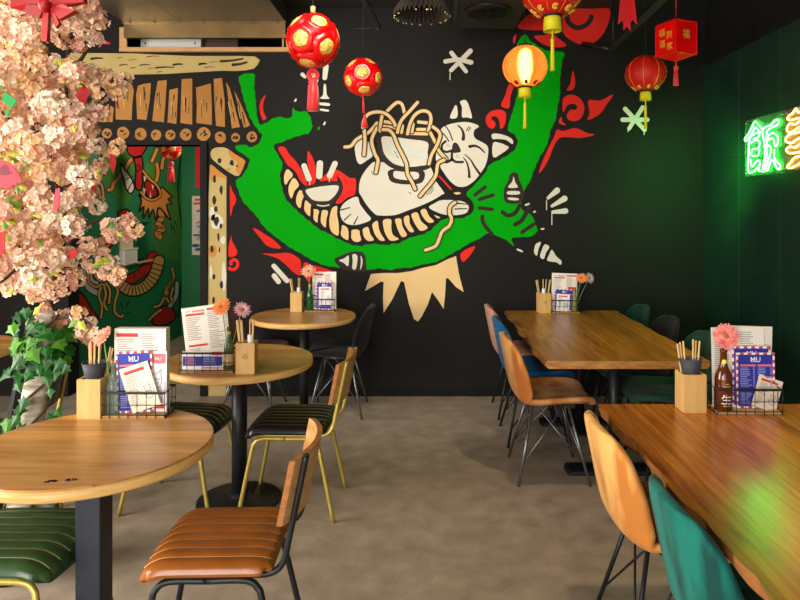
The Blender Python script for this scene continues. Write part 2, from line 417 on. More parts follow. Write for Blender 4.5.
class Paint:
    """collects flat paint shapes given in points of the photograph, mapped onto one wall"""
    def __init__(self, f): self.mb = MB(); self.f = f; self.mats = []
    def mi(self, m):
        if m not in self.mats: self.mats.append(m)
        return self.mats.index(m)
    def fill(self, pts, m, k, smooth=True, n=4):
        P = cr([(x, y, 0) for x, y in pts], n, True) if smooth else [Vector((x, y, 0)) for x, y in pts]
        tri = tessellate_polygon([P])
        self.mb.add([self.f(p.x, p.y, k) for p in P], [tuple(t) for t in tri], self.mi(m))
    def line(self, pts, w, m, k, smooth=True, cap=True, n=5, w2=None):
        P = cr([(x, y, 0) for x, y in pts], n) if (smooth and len(pts) > 2) else [Vector((x, y, 0)) for x, y in pts]
        L, R = [], []; N = len(P)
        for i in range(N):
            t = (P[min(i + 1, N - 1)] - P[max(i - 1, 0)])
            t = t.normalized() if t.length > 1e-6 else Vector((1, 0, 0))
            h = (w if w2 is None else w + (w2 - w) * i / (N - 1)) / 2
            nn = Vector((-t.y, t.x, 0)) * h; L.append(P[i] + nn); R.append(P[i] - nn)
        vs = [self.f(p.x, p.y, k) for p in L + R]
        self.mb.add(vs, [(i, i + 1, N + i + 1, N + i) for i in range(N - 1)], self.mi(m))
        if cap:
            for e, o_, sg in ((0, 1, 1), (N - 1, N - 2, -1)):
                c = P[e]; h = L[e] - c; t = (c - P[o_]).normalized() * h.length; h = h * sg
                ring = [c + h * math.cos(PI * j / 8) + t * math.sin(PI * j / 8) for j in range(9)]
                self.mb.add([self.f(p.x, p.y, k) for p in ring], [tuple(range(9))], self.mi(m))
    def done(self, name, parent, label=None):
        return obj(name, self.mb, self.mats, parent, label)
def S(x0, y0, s, pts): return [(x0 + x / s, y0 + y / s) for x, y in pts]

mural = thing('wall_mural', 'painted mural of a white cat eating noodles on a coiled green dragon', 'mural', (0, BACK, 0))
def rel(px, py, k):
    p = on_back(px, py, k); return p - Vector((0, BACK, 0))

# --- the dragon: green body, belly, beard, flames, claws
P_ = Paint(rel)
body = [(239.2, 76), (253.8, 73.8), (254.3, 86), (255.8, 101), (257.5, 119), (261, 124.5), (266, 123), (274, 118), (281, 117), (289, 118.5), (292, 115.5), (293, 107), (295.3, 110.8), (300, 111.5), (307, 112), (311, 119), (312, 126), (310.5, 131.5), (306, 134), (295, 137), (282.5, 142), (274, 145), (275.3, 150), (281, 160), (282.6, 166), (280, 176), (282.5, 189), (286, 199), (292.5, 206), (297.5, 211), (305, 217.5), (311, 222.5), (319, 229), (325, 232), (330, 234), (336, 238), (345, 242), (352.5, 245), (360, 246), (365, 245), (375, 244), (385, 245), (392.5, 244), (400, 243), (405, 240), (412, 237), (419, 235.5), (426, 233), (432, 229), (437, 224), (442.5, 220), (450, 218), (461, 218.3), (470, 214.5), (474, 209), (472.8, 202), (468, 197), (467, 192), (471, 188.5), (478, 181), (485, 173), (490, 164.5), (500, 159.5), (508, 155), (515, 149), (517.5, 141.5), (515, 135), (508, 130), (509, 123), (512.5, 112), (517, 95), (518, 80), (516, 55), (517.5, 43), (525, 34), (529.5, 40), (538, 46), (547, 50.5), (564, 52.4), (562.5, 60), (560.8, 72), (560, 83), (560, 95), (557.5, 107.5), (555.5, 120), (551, 129), (549, 138), (546, 147), (541, 155), (537.5, 162), (532.5, 174), (530, 181), (524.5, 190), (521, 200), (522.5, 210), (531.5, 215.5), (537.3, 229), (536, 232.5), (531, 236.5), (522.5, 237), (512.5, 237.8), (512, 241), (513.8, 246.2), (507.5, 241), (503.5, 238.6), (496, 235.6), (488, 233.2), (479.5, 238.5), (470, 243), (460, 249), (448, 255.8), (436, 262), (420, 265), (412, 267.5), (400, 268), (390, 270), (380, 268.5), (366, 270), (344, 268), (335, 267), (325, 265.6), (312.5, 260.3), (307.5, 257.5), (300, 253), (290, 247.5), (280, 240), (270, 232.5), (262.5, 225), (257.5, 217.5), (250, 209), (243.5, 202), (240, 195), (236.5, 184.5), (236, 180.5), (242, 176), (246.5, 169), (249.3, 162.5), (248, 157.5), (235, 148.2), (242.5, 144.5), (251, 147), (258.5, 143.5), (262, 136), (259.5, 131.5), (255, 126), (249, 115), (244, 100), (240.7, 86)]
outline = cr([(x, y, 0) for x, y in body], 5, True)
run, wavy = 0, []
for i, p in enumerate(outline):                                 # scalloped edge of the scales
    t = (outline[(i + 1) % len(outline)] - outline[i - 1]); L_ = t.length / 2; run += L_
    n_ = Vector((-t.y, t.x, 0)).normalized() if L_ > 0 else Vector((0, 0, 0))
    s_ = .8 * (abs(math.sin(run / 9 * PI)) - .6) if not (470 < p.x < 540 and p.y > 180) else 0
    wavy.append((p.x + n_.x * s_, p.y + n_.y * s_))
P_.fill(wavy, m_pg, 0, smooth=False)
# black drawing on the green: knuckles, wrist, claws
for q, w in (([(475, 195), (485, 187)], 3.8), ([(479.5, 199.4), (493, 195)], 3.8), ([(479.5, 208), (492, 209.4)], 3.8), ([(502.5, 212), (508, 215.5), (515, 213), (520, 205)], 4.2), ([(515, 224.5), (521, 221), (525, 215), (529, 207)], 4.4), ([(522, 232.3), (527.5, 228.5), (534, 224)], 4), ([(482.3, 216.5), (482.8, 222), (487.5, 229), (492, 234)], 4)):
    P_.line(q, w, m_pk, 1)
for q in ([(525.6, 205), (528.8, 203.8)], [(534, 212), (535, 211.6)], [(541.5, 229), (543.5, 228.8)], [(517.5, 249.5), (522, 251.3)], [(324, 124.5), (325, 122.5)], [(295, 101), (296, 99.5)]):
    P_.line(q, 1.8, m_pw, 1)
P_.fill([(317.5, 129), (319, 126.5), (320, 127.5), (319, 130)], m_pg, 1)
P_.done('dragon_body', mural)
P_ = Paint(rel)
belly = [
 [(288, 169.2), (293, 175), (289, 180), (285.6, 185), (284, 179), (285, 172.5)],
 [(294, 178), (299, 185), (294.5, 191), (291.5, 198.5), (288.6, 192), (289.3, 184.5)],
 [(300, 190), (304, 194), (302, 201), (300, 208.3), (296.2, 203), (296.7, 196)],
 [(305.6, 200.6), (311, 203), (310.5, 209), (309.8, 216.5), (304.6, 210.5), (304.5, 205)],
 [(314, 209), (319, 210.6), (318, 216), (317.3, 222.5), (313.6, 219), (313.7, 213)],
 [(322.5, 210.2), (328, 211.2), (326.5, 219), (325.6, 227.5), (321, 222.5), (321.2, 215)],
 [(332.5, 207.8), (337.2, 206.3), (337, 214), (338.6, 223.5), (338.3, 235.5), (331, 231), (329.3, 222), (330.3, 214)],
 [(342.5, 225), (348, 229), (348, 240), (341.2, 235.6), (341.5, 229)],
 [(352, 230), (358.8, 230), (360, 235), (361, 240.4), (356, 242), (351.6, 239), (351.4, 234)],
 [(363, 229), (368, 227), (370.3, 234), (374, 240), (368, 240.8), (364.3, 237.3), (363, 233)],
 [(372.5, 224), (377.5, 220.8), (379, 229), (381.6, 235), (385, 240.3), (379.8, 240.3), (375.3, 235), (373, 229)],
 [(383.3, 220), (391, 219.4), (391.2, 227), (393, 235), (399, 239), (390.5, 240.6), (385.5, 234), (383.5, 227)],
 [(395.2, 219.2), (401, 218.8), (402, 225), (404.4, 230), (407, 235), (402, 237), (398, 230), (396, 224)],
 [(404.2, 217), (409, 215.8), (409.8, 223.5), (414, 231), (410, 232), (405.6, 226), (404, 221.5)],
 [(411.5, 214.2), (417.4, 212.6), (421, 221), (427.8, 227.5), (421, 231), (416.2, 226), (413, 220)],
 [(420.5, 211), (425.6, 209), (429, 216), (434, 221.3), (429, 222.8), (424, 218.5)],
 [(434.2, 215), (440.3, 217.4), (437.5, 218.2)]]
for q in belly: P_.fill(q, m_pt, 1, n=3)
P_.done('dragon_belly', mural, 'tan banded belly of the dragon')
P_ = Paint(rel)
P_.fill([(371, 274), (382, 273), (398, 273), (412, 271), (422, 268), (436, 265), (448, 259), (456, 256), (459, 274), (463.6, 292), (456, 287), (448.5, 278.5), (446, 278), (445, 296), (443.6, 309), (438, 300), (432, 292), (428, 304), (422, 316), (418, 321.6), (414, 319), (409, 304), (404, 282), (401, 281), (392, 300), (383.6, 313), (383, 298), (383.6, 282), (381, 281.6), (365, 291), (368, 282)], m_pt, 1, smooth=False)
P_.done('dragon_beard', mural, 'tan jagged beard')
P_ = Paint(rel)
reds = [
 [(278, 148), (284.6, 147), (289, 154), (295, 160), (300, 167.5), (304, 175), (307.5, 185), (304.5, 185), (300, 180), (295, 171), (287.5, 165), (283.5, 158)],
 [(308, 151), (312, 156.5), (314.5, 162.5), (316, 170), (315.4, 182.5), (308, 185), (311, 177), (307.5, 162.5)],
 [(319.5, 181.3), (324, 176), (331, 170.6), (337.5, 170), (344, 174), (350, 178), (355.6, 179.2), (355, 194), (347.5, 197.5), (341, 203), (335.5, 203), (341, 194.5), (343, 186), (340, 179), (336.5, 176), (337.2, 181), (328, 180.5)],
 S(220, 200, 8, [(265, 230), (300, 235), (360, 275), (420, 312), (490, 381), (430, 385), (370, 360), (330, 312)]),
 S(220, 200, 8, [(340, 428), (430, 430), (540, 422), (600, 445), (646, 490), (642, 600), (585, 575), (540, 530), (480, 480), (430, 455)]),
 S(280, 255, 10, [(242, 75), (290, 85), (295, 120), (240, 128)]), S(280, 255, 10, [(330, 104), (430, 128), (520, 165), (345, 165)]), S(280, 255, 10, [(250, 205), (322, 190), (290, 270)]),
 [(230.2, 185), (232, 190), (236, 198), (235.4, 203), (233, 207), (230.6, 217), (230, 200)],
 S(220, 200, 8, [(92, 285), (97, 330), (135, 400), (130, 440), (75, 455), (68, 400), (76, 340)]),
 S(220, 60, 8, [(368, 280), (340, 305), (320, 350), (322, 420), (345, 480), (372, 465), (350, 420), (345, 350)]),
 S(510, 0, 8, [(60, 222), (110, 150), (190, 100), (270, 125), (275, 230), (180, 242)]), S(510, 0, 8, [(190, 290), (270, 283), (340, 272), (385, 305), (452, 364), (370, 380), (270, 358)]),
 S(510, 0, 8, [(435, 100), (530, 70), (660, 72), (796, 72), (785, 190), (730, 290), (650, 352), (580, 360), (500, 330), (430, 272), (420, 190)]),
 S(430, 30, 8, [(665, 62), (690, 35), (682, 90), (668, 108)]),
 [(509, 84), (514, 85), (510.5, 96), (509, 108), (501, 105.5), (505, 96)],
 S(520, 70, 8, [(420, 5), (440, 70), (435, 140), (412, 161), (373, 161), (402, 110)]),
 S(520, 70, 8, [(545, 242), (640, 246), (745, 195), (690, 280), (640, 350), (540, 402), (558, 340)]),
 [(557, 129.5), (563, 131), (574, 128), (581, 130), (587, 133), (595, 134.8), (580, 138), (564, 137), (558, 139.5), (553, 148), (550, 156), (545, 166), (539, 173.5), (541.5, 164), (546.5, 152), (551, 143), (554.5, 136)],
 [(461, 253), (475, 246), (471, 254), (463, 262)],
 [(90, 33), (97, 35), (104, 40), (111, 43.5), (105, 44), (97, 39.5)], [(85.5, 8), (92, 6), (94, 13), (88, 15)]]
FL = 'flame'
def flame(q, n=4):
    P_ = Paint(rel); P_.fill(q, m_pr, 1, n=n); P_.done(FL, mural)
for q in reds: flame(q, 3)
flame(S(430, 90, 8, [(448, 215), (485, 172), (550, 157), (600, 175), (608, 230), (592, 290), (562, 310), (557, 262), (538, 218), (500, 212), (492, 235), (518, 255), (520, 290), (498, 310), (462, 290), (447, 250)]))
flame(S(520, 70, 8, [(340, 290), (345, 230), (380, 203), (430, 200), (482, 230), (512, 285), (508, 345), (480, 392), (430, 410), (385, 395), (376, 355), (405, 318), (445, 318), (455, 285), (412, 270), (372, 292), (348, 340)]))
flame(S(520, 70, 8, [(330, 375), (340, 415), (368, 440), (320, 432), (312, 405)]))
P_ = Paint(rel); P_.line(S(510, 0, 8, [(450, 115), (470, 180), (530, 222), (600, 205), (640, 165), (650, 135)]), 5, m_pk, 2); P_.done('painted_hook', mural, 'black hook inside the top red cloud')
P_ = Paint(rel)
P_.line(S(220, 200, 8, [(75, 548), (110, 556), (140, 530), (138, 492), (110, 478), (88, 495), (90, 512)]), 3.2, m_pr, 1)
P_.done(FL, mural)

# --- the cat
P_ = Paint(rel)
P_.fill([(359, 191), (360, 181), (364, 172.5), (370, 165), (374, 162), (382, 162), (400, 168), (425, 166), (431, 168), (436, 181), (444, 192.5), (442, 194.5), (434, 199.5), (421, 205.6), (409, 210), (395, 215), (380, 215.5), (375, 214), (367.5, 206), (361.5, 196.5)], m_pw, 1)
P_.fill([(355, 146), (357.5, 141), (362.5, 139), (369, 142.5), (371, 150), (372.5, 156), (367.5, 160), (361, 164), (357.5, 162), (355.2, 153)], m_pw, 1)
P_.fill([(357.5, 197), (350, 199), (342.5, 205), (340, 212.5), (342.5, 220), (347.5, 224), (355, 225), (364, 223), (371, 219), (366, 212.5), (360, 204)], m_pw, 1)
P_.fill([(429, 207.5), (435, 203), (441, 200.3), (450, 200), (461, 201), (467, 204), (468.8, 208), (466, 213), (457.5, 215), (447.5, 215), (439, 213)], m_pw, 1)
for q in ([(341, 210), (350, 207.5)], [(344.5, 220), (351, 214)], [(354, 224), (358, 216.5)], [(455, 209), (467, 208.6)], [(457, 203.2), (467, 204.3)]):
    P_.line(q, 1.4, m_pk, 2, w2=.9)
head = [(440.6, 130), (446, 125.6), (455, 123), (465, 122), (473, 123.3), (479, 126.3), (474.5, 130), (473.6, 135), (476, 139), (482.5, 142.5), (487.3, 146), (488.3, 152), (486, 164), (481, 172.5), (475, 180), (470, 184), (465, 186.5), (457.5, 186.5), (450, 181), (443, 171.5), (438.5, 164), (436, 160), (436, 155), (438, 147), (440.5, 139)]
P_.fill(head, m_pw, 1)
for q in ([(450, 118), (452.5, 110.6), (455.6, 105), (457.4, 109), (457, 117.5)], [(460, 102), (464, 100), (467, 101.5), (470, 109), (472, 118), (467, 117.4), (462, 117), (462, 107.5)], [(492.2, 134), (500, 134), (509, 137), (513, 141), (512, 144), (506, 140), (497.5, 139), (492.5, 139)], [(493, 143), (500, 143), (505, 145), (508.8, 147.6), (502.5, 153), (493.2, 157.3)]):
    P_.fill(q, m_pw, 1, n=3)
f = lambda q: S(430, 90, 8, q)
P_.fill(f([(178, 448), (192, 422), (218, 428), (246, 480), (236, 498), (180, 500)]), m_pk, 2)
for q, a, b in ((f([(175, 500), (174, 560)]), 2.4, 2.4), (f([(125, 410), (97, 438), (97, 478), (130, 496), (172, 485)]), 2.4, 2.4), (f([(90, 560), (130, 578), (166, 562), (176, 552), (205, 575), (262, 576)]), 2.5, 2.5),
                (f([(222, 283), (253, 312), (268, 355), (266, 392)]), 1.2, 3.6), (f([(436, 500), (400, 465), (360, 447), (318, 452)]), 1.2, 3.2),
                (f([(85, 332), (120, 365), (150, 410)]), 1.2, 1.2), (f([(124, 288), (155, 335), (180, 402)]), 1.2, 1.2), (f([(278, 515), (325, 560), (355, 610), (398, 672)]), .8, 2.6), (f([(265, 540), (292, 575), (310, 640), (314, 695)]), .8, 2.8), (f([(290, 325), (310, 295)]), .9, .9), (f([(306, 327), (326, 300)]), .9, .9)):
    P_.line(q, a, m_pk, 2, w2=b)
for x, y in ((140, 432), (152, 448), (132, 447), (215, 520), (228, 535), (208, 535)): P_.line(f([(x, y), (x + 4, y + 3)]), .7, m_pk, 2)
P_.line([(439, 176), (445, 182.5), (451, 189.3)], 1.6, m_pr, 2)
P_.fill([(453.5, 193), (458, 192), (461, 193.3), (457, 194.6)], m_pt, 2)
P_.done('cat', mural, 'white painted cat with closed eyes')

# --- big noodle bowl and noodles
P_ = Paint(rel)
P_.fill([(377, 131), (392, 131), (412, 133.5), (432, 137), (433.5, 150), (433, 163), (427, 169.5), (411, 171.5), (396, 169.5), (387, 165), (379.5, 157), (377, 146)], m_pk, 3)
P_.fill([(391, 169.5), (388.5, 177), (393, 182.5), (408, 184.5), (422.5, 182), (422, 169.5)], m_pk, 2.2)
P_.fill([(382, 137), (392.5, 137), (410, 139.3), (427.3, 142.3), (427.6, 152.5), (427.8, 163.5), (421, 165.8), (409, 167), (399, 165.5), (392, 162.5), (385, 155), (382.3, 146)], m_pw, 4)
P_.fill([(394.3, 171.2), (403, 171.8), (417.3, 172.3), (418.5, 178), (412, 180), (403, 179.8), (394.3, 177.5)], m_pw, 4)
for q in ([(383, 151), (395, 152.3), (410, 154.5), (427, 157)], [(384, 153.5), (396, 155), (411, 157), (427, 159.3)], [(385, 142), (388, 147), (391, 143.5), (389, 141.5)], [(400, 143), (400.5, 148), (404, 149), (404.5, 144)], [(408, 144.5), (408.5, 149.5), (412, 150), (412, 146)], [(417, 146), (417, 151.5), (422, 152), (421.5, 147)]):
    P_.line(q, .7, m_pb, 5)
noodles = [
 [(383.5, 121.5), (394, 123.3)], [(383.5, 126.3), (395, 128)], [(383, 130.5), (392, 131)], [(418.5, 122), (427.5, 123)], [(417.5, 129.5), (426, 129.5)], [(411, 133.5), (427, 134)], [(402.5, 126), (401.5, 132.5)], [(413, 124), (412, 132)],
 [(345, 147), (351, 146), (356, 140), (362.5, 136), (368, 133), (374, 127), (377, 123)], [(364, 128), (365, 140), (364, 155)],
 [(387.5, 111), (392.5, 106), (397.5, 102.5), (402, 104.5), (404.3, 112.5)], [(362.8, 127.5), (364, 120), (369, 114), (377.5, 112), (386, 114), (392.5, 120), (395.5, 126)],
 [(377, 128), (372.5, 137), (372, 144), (375, 154), (378, 160), (377, 167), (376, 172.5)], [(382, 116.5), (380.6, 124), (380.2, 131)],
 [(417.5, 102.5), (410, 111), (402.5, 119), (399, 126), (397.5, 132.5)], [(407.5, 134), (410, 124), (415, 115), (422.5, 111), (429, 113), (431, 120), (428.3, 131)],
 [(383, 129.7), (389, 130.3), (393.5, 135), (397.5, 145), (402.5, 155), (406.5, 164), (407.5, 174), (412, 182), (415, 189)],
 [(430.5, 133), (435, 142), (439, 151), (446, 159)], [(433, 127), (438, 131), (440, 136), (436.5, 146), (431.5, 155), (429, 164)],
 [(444, 160), (438.5, 163), (437, 168), (436, 175), (431, 183), (425, 190), (420, 196)],
 [(455, 202.5), (450.5, 206), (449.2, 212.5), (451.5, 219), (449, 226), (442.5, 231), (439, 239), (435.5, 246), (425.5, 250)]]
for i, q in enumerate(noodles):
    P_.line(q, 5.4, m_pk, 5 + i * .5); P_.line(q, 3.1, m_pt, 5.25 + i * .5)
for q in ([(394.5, 151), (396, 154)], [(396.5, 155.5), (398.5, 158)], [(409, 192), (411, 194)], [(427, 195), (433, 187)], [(430, 194), (434, 189)], [(371.5, 171), (373, 175)], [(451, 230), (446, 234)]):
    P_.line(q, .6, m_pk, 5)
P_.done('noodle_bowl', mural, 'big cream bowl overflowing with tan noodles')

# --- small bowl with steam, painted bottles, white strokes
P_ = Paint(rel)
P_.fill([(302, 190.5), (312, 184.5), (325, 182.5), (341, 182), (340.5, 193), (333, 203.5), (330, 207), (317, 207), (308, 202)], m_pk, 2)
P_.fill([(305.6, 190.6), (312.5, 188), (325, 186), (338, 185.6), (337, 192.5), (330, 200), (323, 201.2), (315, 200.6), (310, 197.5)], m_pw, 3)
P_.line([(317.5, 205), (323, 206), (329, 205)], 1.2, m_pw, 3); P_.line([(310, 193.2), (322, 191), (337, 189.6)], .5, m_pb, 4)
for a, b, w in (((304.2, 166), (309, 179), 5.6), ((320, 163.5), (319.2, 176), 6.4), ((335, 163.6), (329.6, 176), 5.6)): P_.line([a, b], w, m_pw, 3)
for x, y in ((309.6, 180), (329.4, 177)): P_.line([(x, y), (x, y + 5)], .8, m_pw, 3, cap=False)
P_.done('steaming_bowl', mural, 'small cream bowl with three steam strokes')
def bottle(black, parts):
    P_ = Paint(rel)
    if black: P_.fill(black, m_pk, 2)
    for q in parts: P_.fill(q, m_pw, 3, n=3)
    return P_.done('painted_bottle', mural)
bottle([(334.5, 259), (340, 256), (350, 252), (360, 251.3), (365.3, 255.5), (366, 265), (365, 272), (345, 269.5), (337, 264.5)], [[(339, 260.3), (344, 258.5), (348.7, 255.6), (348.3, 266), (344, 263)], [(352.5, 254.5), (357, 255), (357.3, 262), (355.5, 269.5), (352.2, 268), (352.8, 261)], [(360.6, 255.7), (362.5, 260), (362, 266), (360, 270), (361, 262)]])
bottle([(514, 172.3), (518, 174), (519, 179.5), (522, 186), (524, 194), (522.5, 200.5), (515, 204), (506, 202.5), (503.8, 197.5), (504, 189), (508, 181), (510, 174.5)], [[(513.7, 176.5), (515, 182), (517.6, 187.4), (508, 187.4), (512, 182)], [(507.8, 191.3), (518.9, 191.2), (518.8, 194.3), (508, 194.4)], [(508, 197.6), (518.2, 198.2), (517.5, 200.3), (509.5, 199.9)]])
g = lambda q: S(470, 210, 8, q)
bottle(None, [g([(530, 268), (568, 258), (548, 310), (535, 365), (512, 340), (516, 300)]), g([(597, 275), (635, 295), (606, 345), (590, 392), (560, 375), (572, 325)]), g([(655, 318), (690, 370), (731, 408), (724, 440), (690, 418), (618, 405), (632, 360)])])
bottle(None, [S(300, 90, 8, [(190, -40), (208, -40), (215, 40), (235, 70), (160, 68), (184, 40)]), [(318.2, 102.6), (329, 103.2), (329, 106), (318.2, 104.6)], [(318.8, 108.6), (328, 109.6), (328, 111.6), (318.8, 110.2)]])
WS = 0
for a, b, w, w2 in (((548, 198), (557, 190.5), 3, 6), ((552, 206), (564.5, 198.6), 3, 6), ((553, 212), (565.5, 211), 3.4, 5.6), ((274, 266), (287, 280.6), 4.8, 5), ((274.2, 275.8), (278.6, 281.6), 5, 5), ((312.5, 71.5), (316.5, 80), 5, 4.4), ((326, 66.5), (324.8, 78), 5.6, 4.6), ((302.5, 74.5), (305, 77), 4, 3),
                    ((451.5, 53), (466, 71.5), 4.4, 4), ((470.3, 51), (451, 70.5), 5, 4), ((445.5, 61.5), (458, 59.5), 4.6, 4), ((458, 59.5), (471, 62.5), 4, 4.8),
                    ((625, 109), (644.5, 130), 4.6, 4.2), ((642.5, 107.5), (629, 128.5), 4.4, 4), ((622.5, 119.8), (647, 119.8), 4.6, 4.6)):
    P_ = Paint(rel); WS += .25; P_.line([a, b], w, m_pw, 3 + WS, w2=w2); P_.done('paint_dash', mural)
P_ = Paint(rel)
for x, y, l in ((546.5, 200, 10), (551.8, 212, 13), (450, 73, 7), (628, 129, 3), (644, 130, 5)): P_.line([(x, y), (x, y + l)], .9, m_pw, 3, cap=False)
P_.done('paint_drips', mural, 'thin cream paint drips')

# --- the painted timber porch round the opening
porch = thing('painted_porch', 'painted olive and brown timber porch around the passage opening', 'mural', (0, BACK, 0))
P_ = Paint(rel)
P_.fill([(70, 53), (130, 53.4), (190, 56), (240, 56), (255, 56.5), (260, 60), (257.5, 65), (254, 68.5), (246, 70.3), (236, 71), (221, 70.8), (190, 72.5), (165, 74), (134, 74.6), (102, 73.6), (70, 72)], m_pbeam, 0, smooth=False)
r2 = random.Random(5)
for x, y, l, w in ((97, 58.5, 11, 2.4), (120, 58, 5, .8), (133, 60, 8, .7), (153, 56.5, 12, .9), (124, 65, 8, 1.2), (145, 65, 10, 1.3), (133, 68, 5, 1), (152, 68.5, 6, .7), (165, 67.5, 18, 1.8), (178, 64.5, 9, 2.2), (160, 72, 5, 1), (203, 64, 7, 2.4), (210, 67.3, 10, .9), (214, 62.3, 9, .7), (232, 61, 22, 2.6), (240, 64.5, 14, 3), (95, 68, 9, 1), (80, 63, 10, 1.4)):
    P_.line([(x - l / 2, y + .3), (x, y - .4), (x + l / 2, y - (2.2 if x > 228 else .2))], w, m_pk, 1, w2=w * .6)
P_.done('painted_beam', porch, 'long olive beam with dark flecks')
logs = [[(101, 112), (108, 104), (113, 108), (112, 122), (101, 122)], [(117, 95), (124, 88), (131, 84), (133, 90), (131.5, 106), (131, 120), (117, 119.5)], [(138.5, 86), (143, 84), (150, 83), (149, 100), (146, 120), (138, 119), (137, 95)], [(158, 81), (166, 80), (165, 100), (163.5, 122.3), (153.3, 121), (155.5, 98)], [(170, 90), (177.5, 88), (176.8, 106), (176, 124), (168.3, 122.5)], [(182.3, 79), (191.6, 78.6), (191.6, 124.6), (181.2, 123)], [(197, 87.5), (210, 83.5), (210.8, 104), (211, 125), (197.3, 123), (197.8, 105)], [(214.4, 79), (221.6, 78), (224, 100), (224.3, 127), (216.5, 126), (215, 100)], [(226.8, 82), (230, 88), (234, 105), (239, 127), (231.8, 128.5), (229.5, 105)], [(235, 90), (239, 99), (244, 112), (249, 125.5), (243.8, 128), (239.5, 110)]]
for q in logs:
    x0 = sum(p[0] for p in q) / len(q); q = [(x0 + (x - x0) * 1.14, y) for x, y in q]
    P_ = Paint(rel); P_.fill(q, m_plog, 0, smooth=False)
    y0 = sum(p[1] for p in q) / len(q); sl = (0 if x0 < 228 else 3)
    for k in range(3):
        x = x0 + r2.uniform(-3, 3); y = y0 + r2.uniform(-8, 12); l = r2.uniform(5, 14)
        P_.line([(x - sl * .3, y - l / 2), (x + r2.uniform(-.5, .5), y), (x + sl * .3, y + l / 2)], r2.uniform(.6, 1.6), m_pk, 1, w2=.5)
    P_.line([(x0 - 2.5 - sl * .4, y0 - 4), (x0 - 2.5 + sl * .4, y0 + 8)], .5, m_pt, 1)
    P_.done('painted_log', porch)
for x, y, r in ((92.4, 134, 4.4), (107, 133.4, 4.8), (123, 133, 6), (140.6, 134, 6), (156, 135, 5.2), (170.4, 135, 5), (186, 134.6, 5.8), (203.6, 134, 6.6), (220.4, 137.4, 5.6), (235.6, 137.6, 4.4), (252, 136.8, 5.2)):
    P_ = Paint(rel); P_.fill([(x + r * (1 + r2.uniform(-.08, .08)) * math.cos(2 * PI * j / 10), y + r * 1.05 * math.sin(2 * PI * j / 10)) for j in range(10)], m_plog, 0, n=2)
    for k in range(3):
        a = r2.uniform(0, 6.3); P_.line([(x + r * .5 * math.cos(a), y + r * .5 * math.sin(a)), (x + r * .2 * math.cos(a + 1), y + r * .3 * math.sin(a + 1))], r2.uniform(.8, 2.2), m_pk, 1 + k)
    P_.done('painted_log_end', porch)
P_ = Paint(rel)
P_.fill([(210.6, 154), (212.3, 149.5), (217.5, 147.4), (226, 148), (235, 154), (244.4, 160), (244.6, 164), (240, 174.5), (236, 175.8), (230, 172.8), (220, 165.6), (212.4, 159)], m_pbeam, 0)
P_.fill([(228, 150), (235, 154), (244.4, 160), (244.4, 164), (240, 174), (236, 170), (237, 162), (231, 158)], m_pstain, .5)
P_.fill([(210, 164.5), (218, 170), (226.4, 176.4), (226.4, 215), (226.4, 330), (226.4, 396), (208, 396), (208, 300), (208.5, 200)], m_pbeam, 0, smooth=False)
P_.fill([(210.3, 165), (218, 170), (226, 176.5), (226, 179), (217, 177), (211, 182)], m_pstain, .5)
for x, y, rx, ry, mm in ((219.5, 160.8, 2.4, 2.6, m_pk), (232, 163, 2.4, 3, m_pk), (237, 166, 1.2, 1, m_pk), (228.5, 169, 2.5, 1, m_pstain), (214.5, 179, 1.8, 4, m_pk), (221.5, 190, 1.8, 5, m_pk), (214.5, 200, 2, 5, m_pk), (216, 209, 2, 3.4, m_pk), (216, 222, 7, 8, m_pw), (212.5, 214, 3.5, 8, m_pw), (216.5, 221, 2.6, 5, m_pk), (221, 226, 1.6, 3, m_pk), (218.5, 237, 1.4, 4.5, m_pk), (223, 240, 2.5, 4, m_pw), (213, 251, 5, 7, m_pstain), (212, 249, 1.8, 3.6, m_pk), (219.5, 250, 1, 3, m_pk), (211, 272, 1.5, 7, m_pw), (224, 276, 2.3, 14, m_pw), (214, 277, 1.6, 3, m_pk), (221.6, 285, 1.8, 4, m_pk), (213.6, 301, 1.6, 4, m_pk)):
    P_.fill([(x + rx * math.cos(2 * PI * j / 8) * r2.uniform(.7, 1.15), y + ry * math.sin(2 * PI * j / 8) * r2.uniform(.8, 1.1)) for j in range(8)], mm, 1 if mm is not m_pk else 1.5, n=3)
P_.done('painted_post', porch, 'pale knotted post with a sawn cap')

# --- the dark green dragon mural on the passage wall (receding wall)
m_go = mat('passage_olive', (72, 122, 44), .6, spec=.2, c2=(52, 112, 50), scale=1.3)
m_gm = mat('passage_mid_green', (24, 118, 66), .6, spec=.2, c2=(34, 124, 60), scale=1.2)
m_gr = mat('passage_red', (172, 26, 24), .6, spec=.2)
m_gb = mat('passage_orange', (216, 134, 64), .6, spec=.2)
m_gw = mat('passage_pale', (222, 200, 186), .6, spec=.2)
m_gk = mat('passage_black', (16, 14, 12), .6, spec=.2)
m_gt = mat('passage_tan', (196, 146, 82), .6, spec=.2)
m_gs = mat('passage_grey', (176, 176, 176), .6, spec=.2)
def on_pass(px, py, k):
    X = PX0 + .0012 + .0006 * k
    d = X * F / (px - VX); return Vector((X, d, CH - (py - HY) * d / F))
pm = thing('passage_mural', 'painted roaring dragon mural on the green passage wall', 'mural', (0, 0, 0))
P_ = Paint(on_pass)
P_.fill([(104, 150), (125, 148), (133, 150), (135, 170), (128, 186), (131, 200), (123, 204), (118, 198), (106, 188), (100, 172)], m_go, .5)
P_.fill([(145, 166), (152, 162), (158, 164), (158, 176), (161, 186), (168, 182), (175, 186), (180, 196), (182, 206), (182, 255), (178, 262), (160, 258), (154, 246), (151.2, 236), (151.2, 212), (150, 204), (148, 190)], m_go, .5)
P_.done('dragon_skin', pm)
P_ = Paint(on_pass)
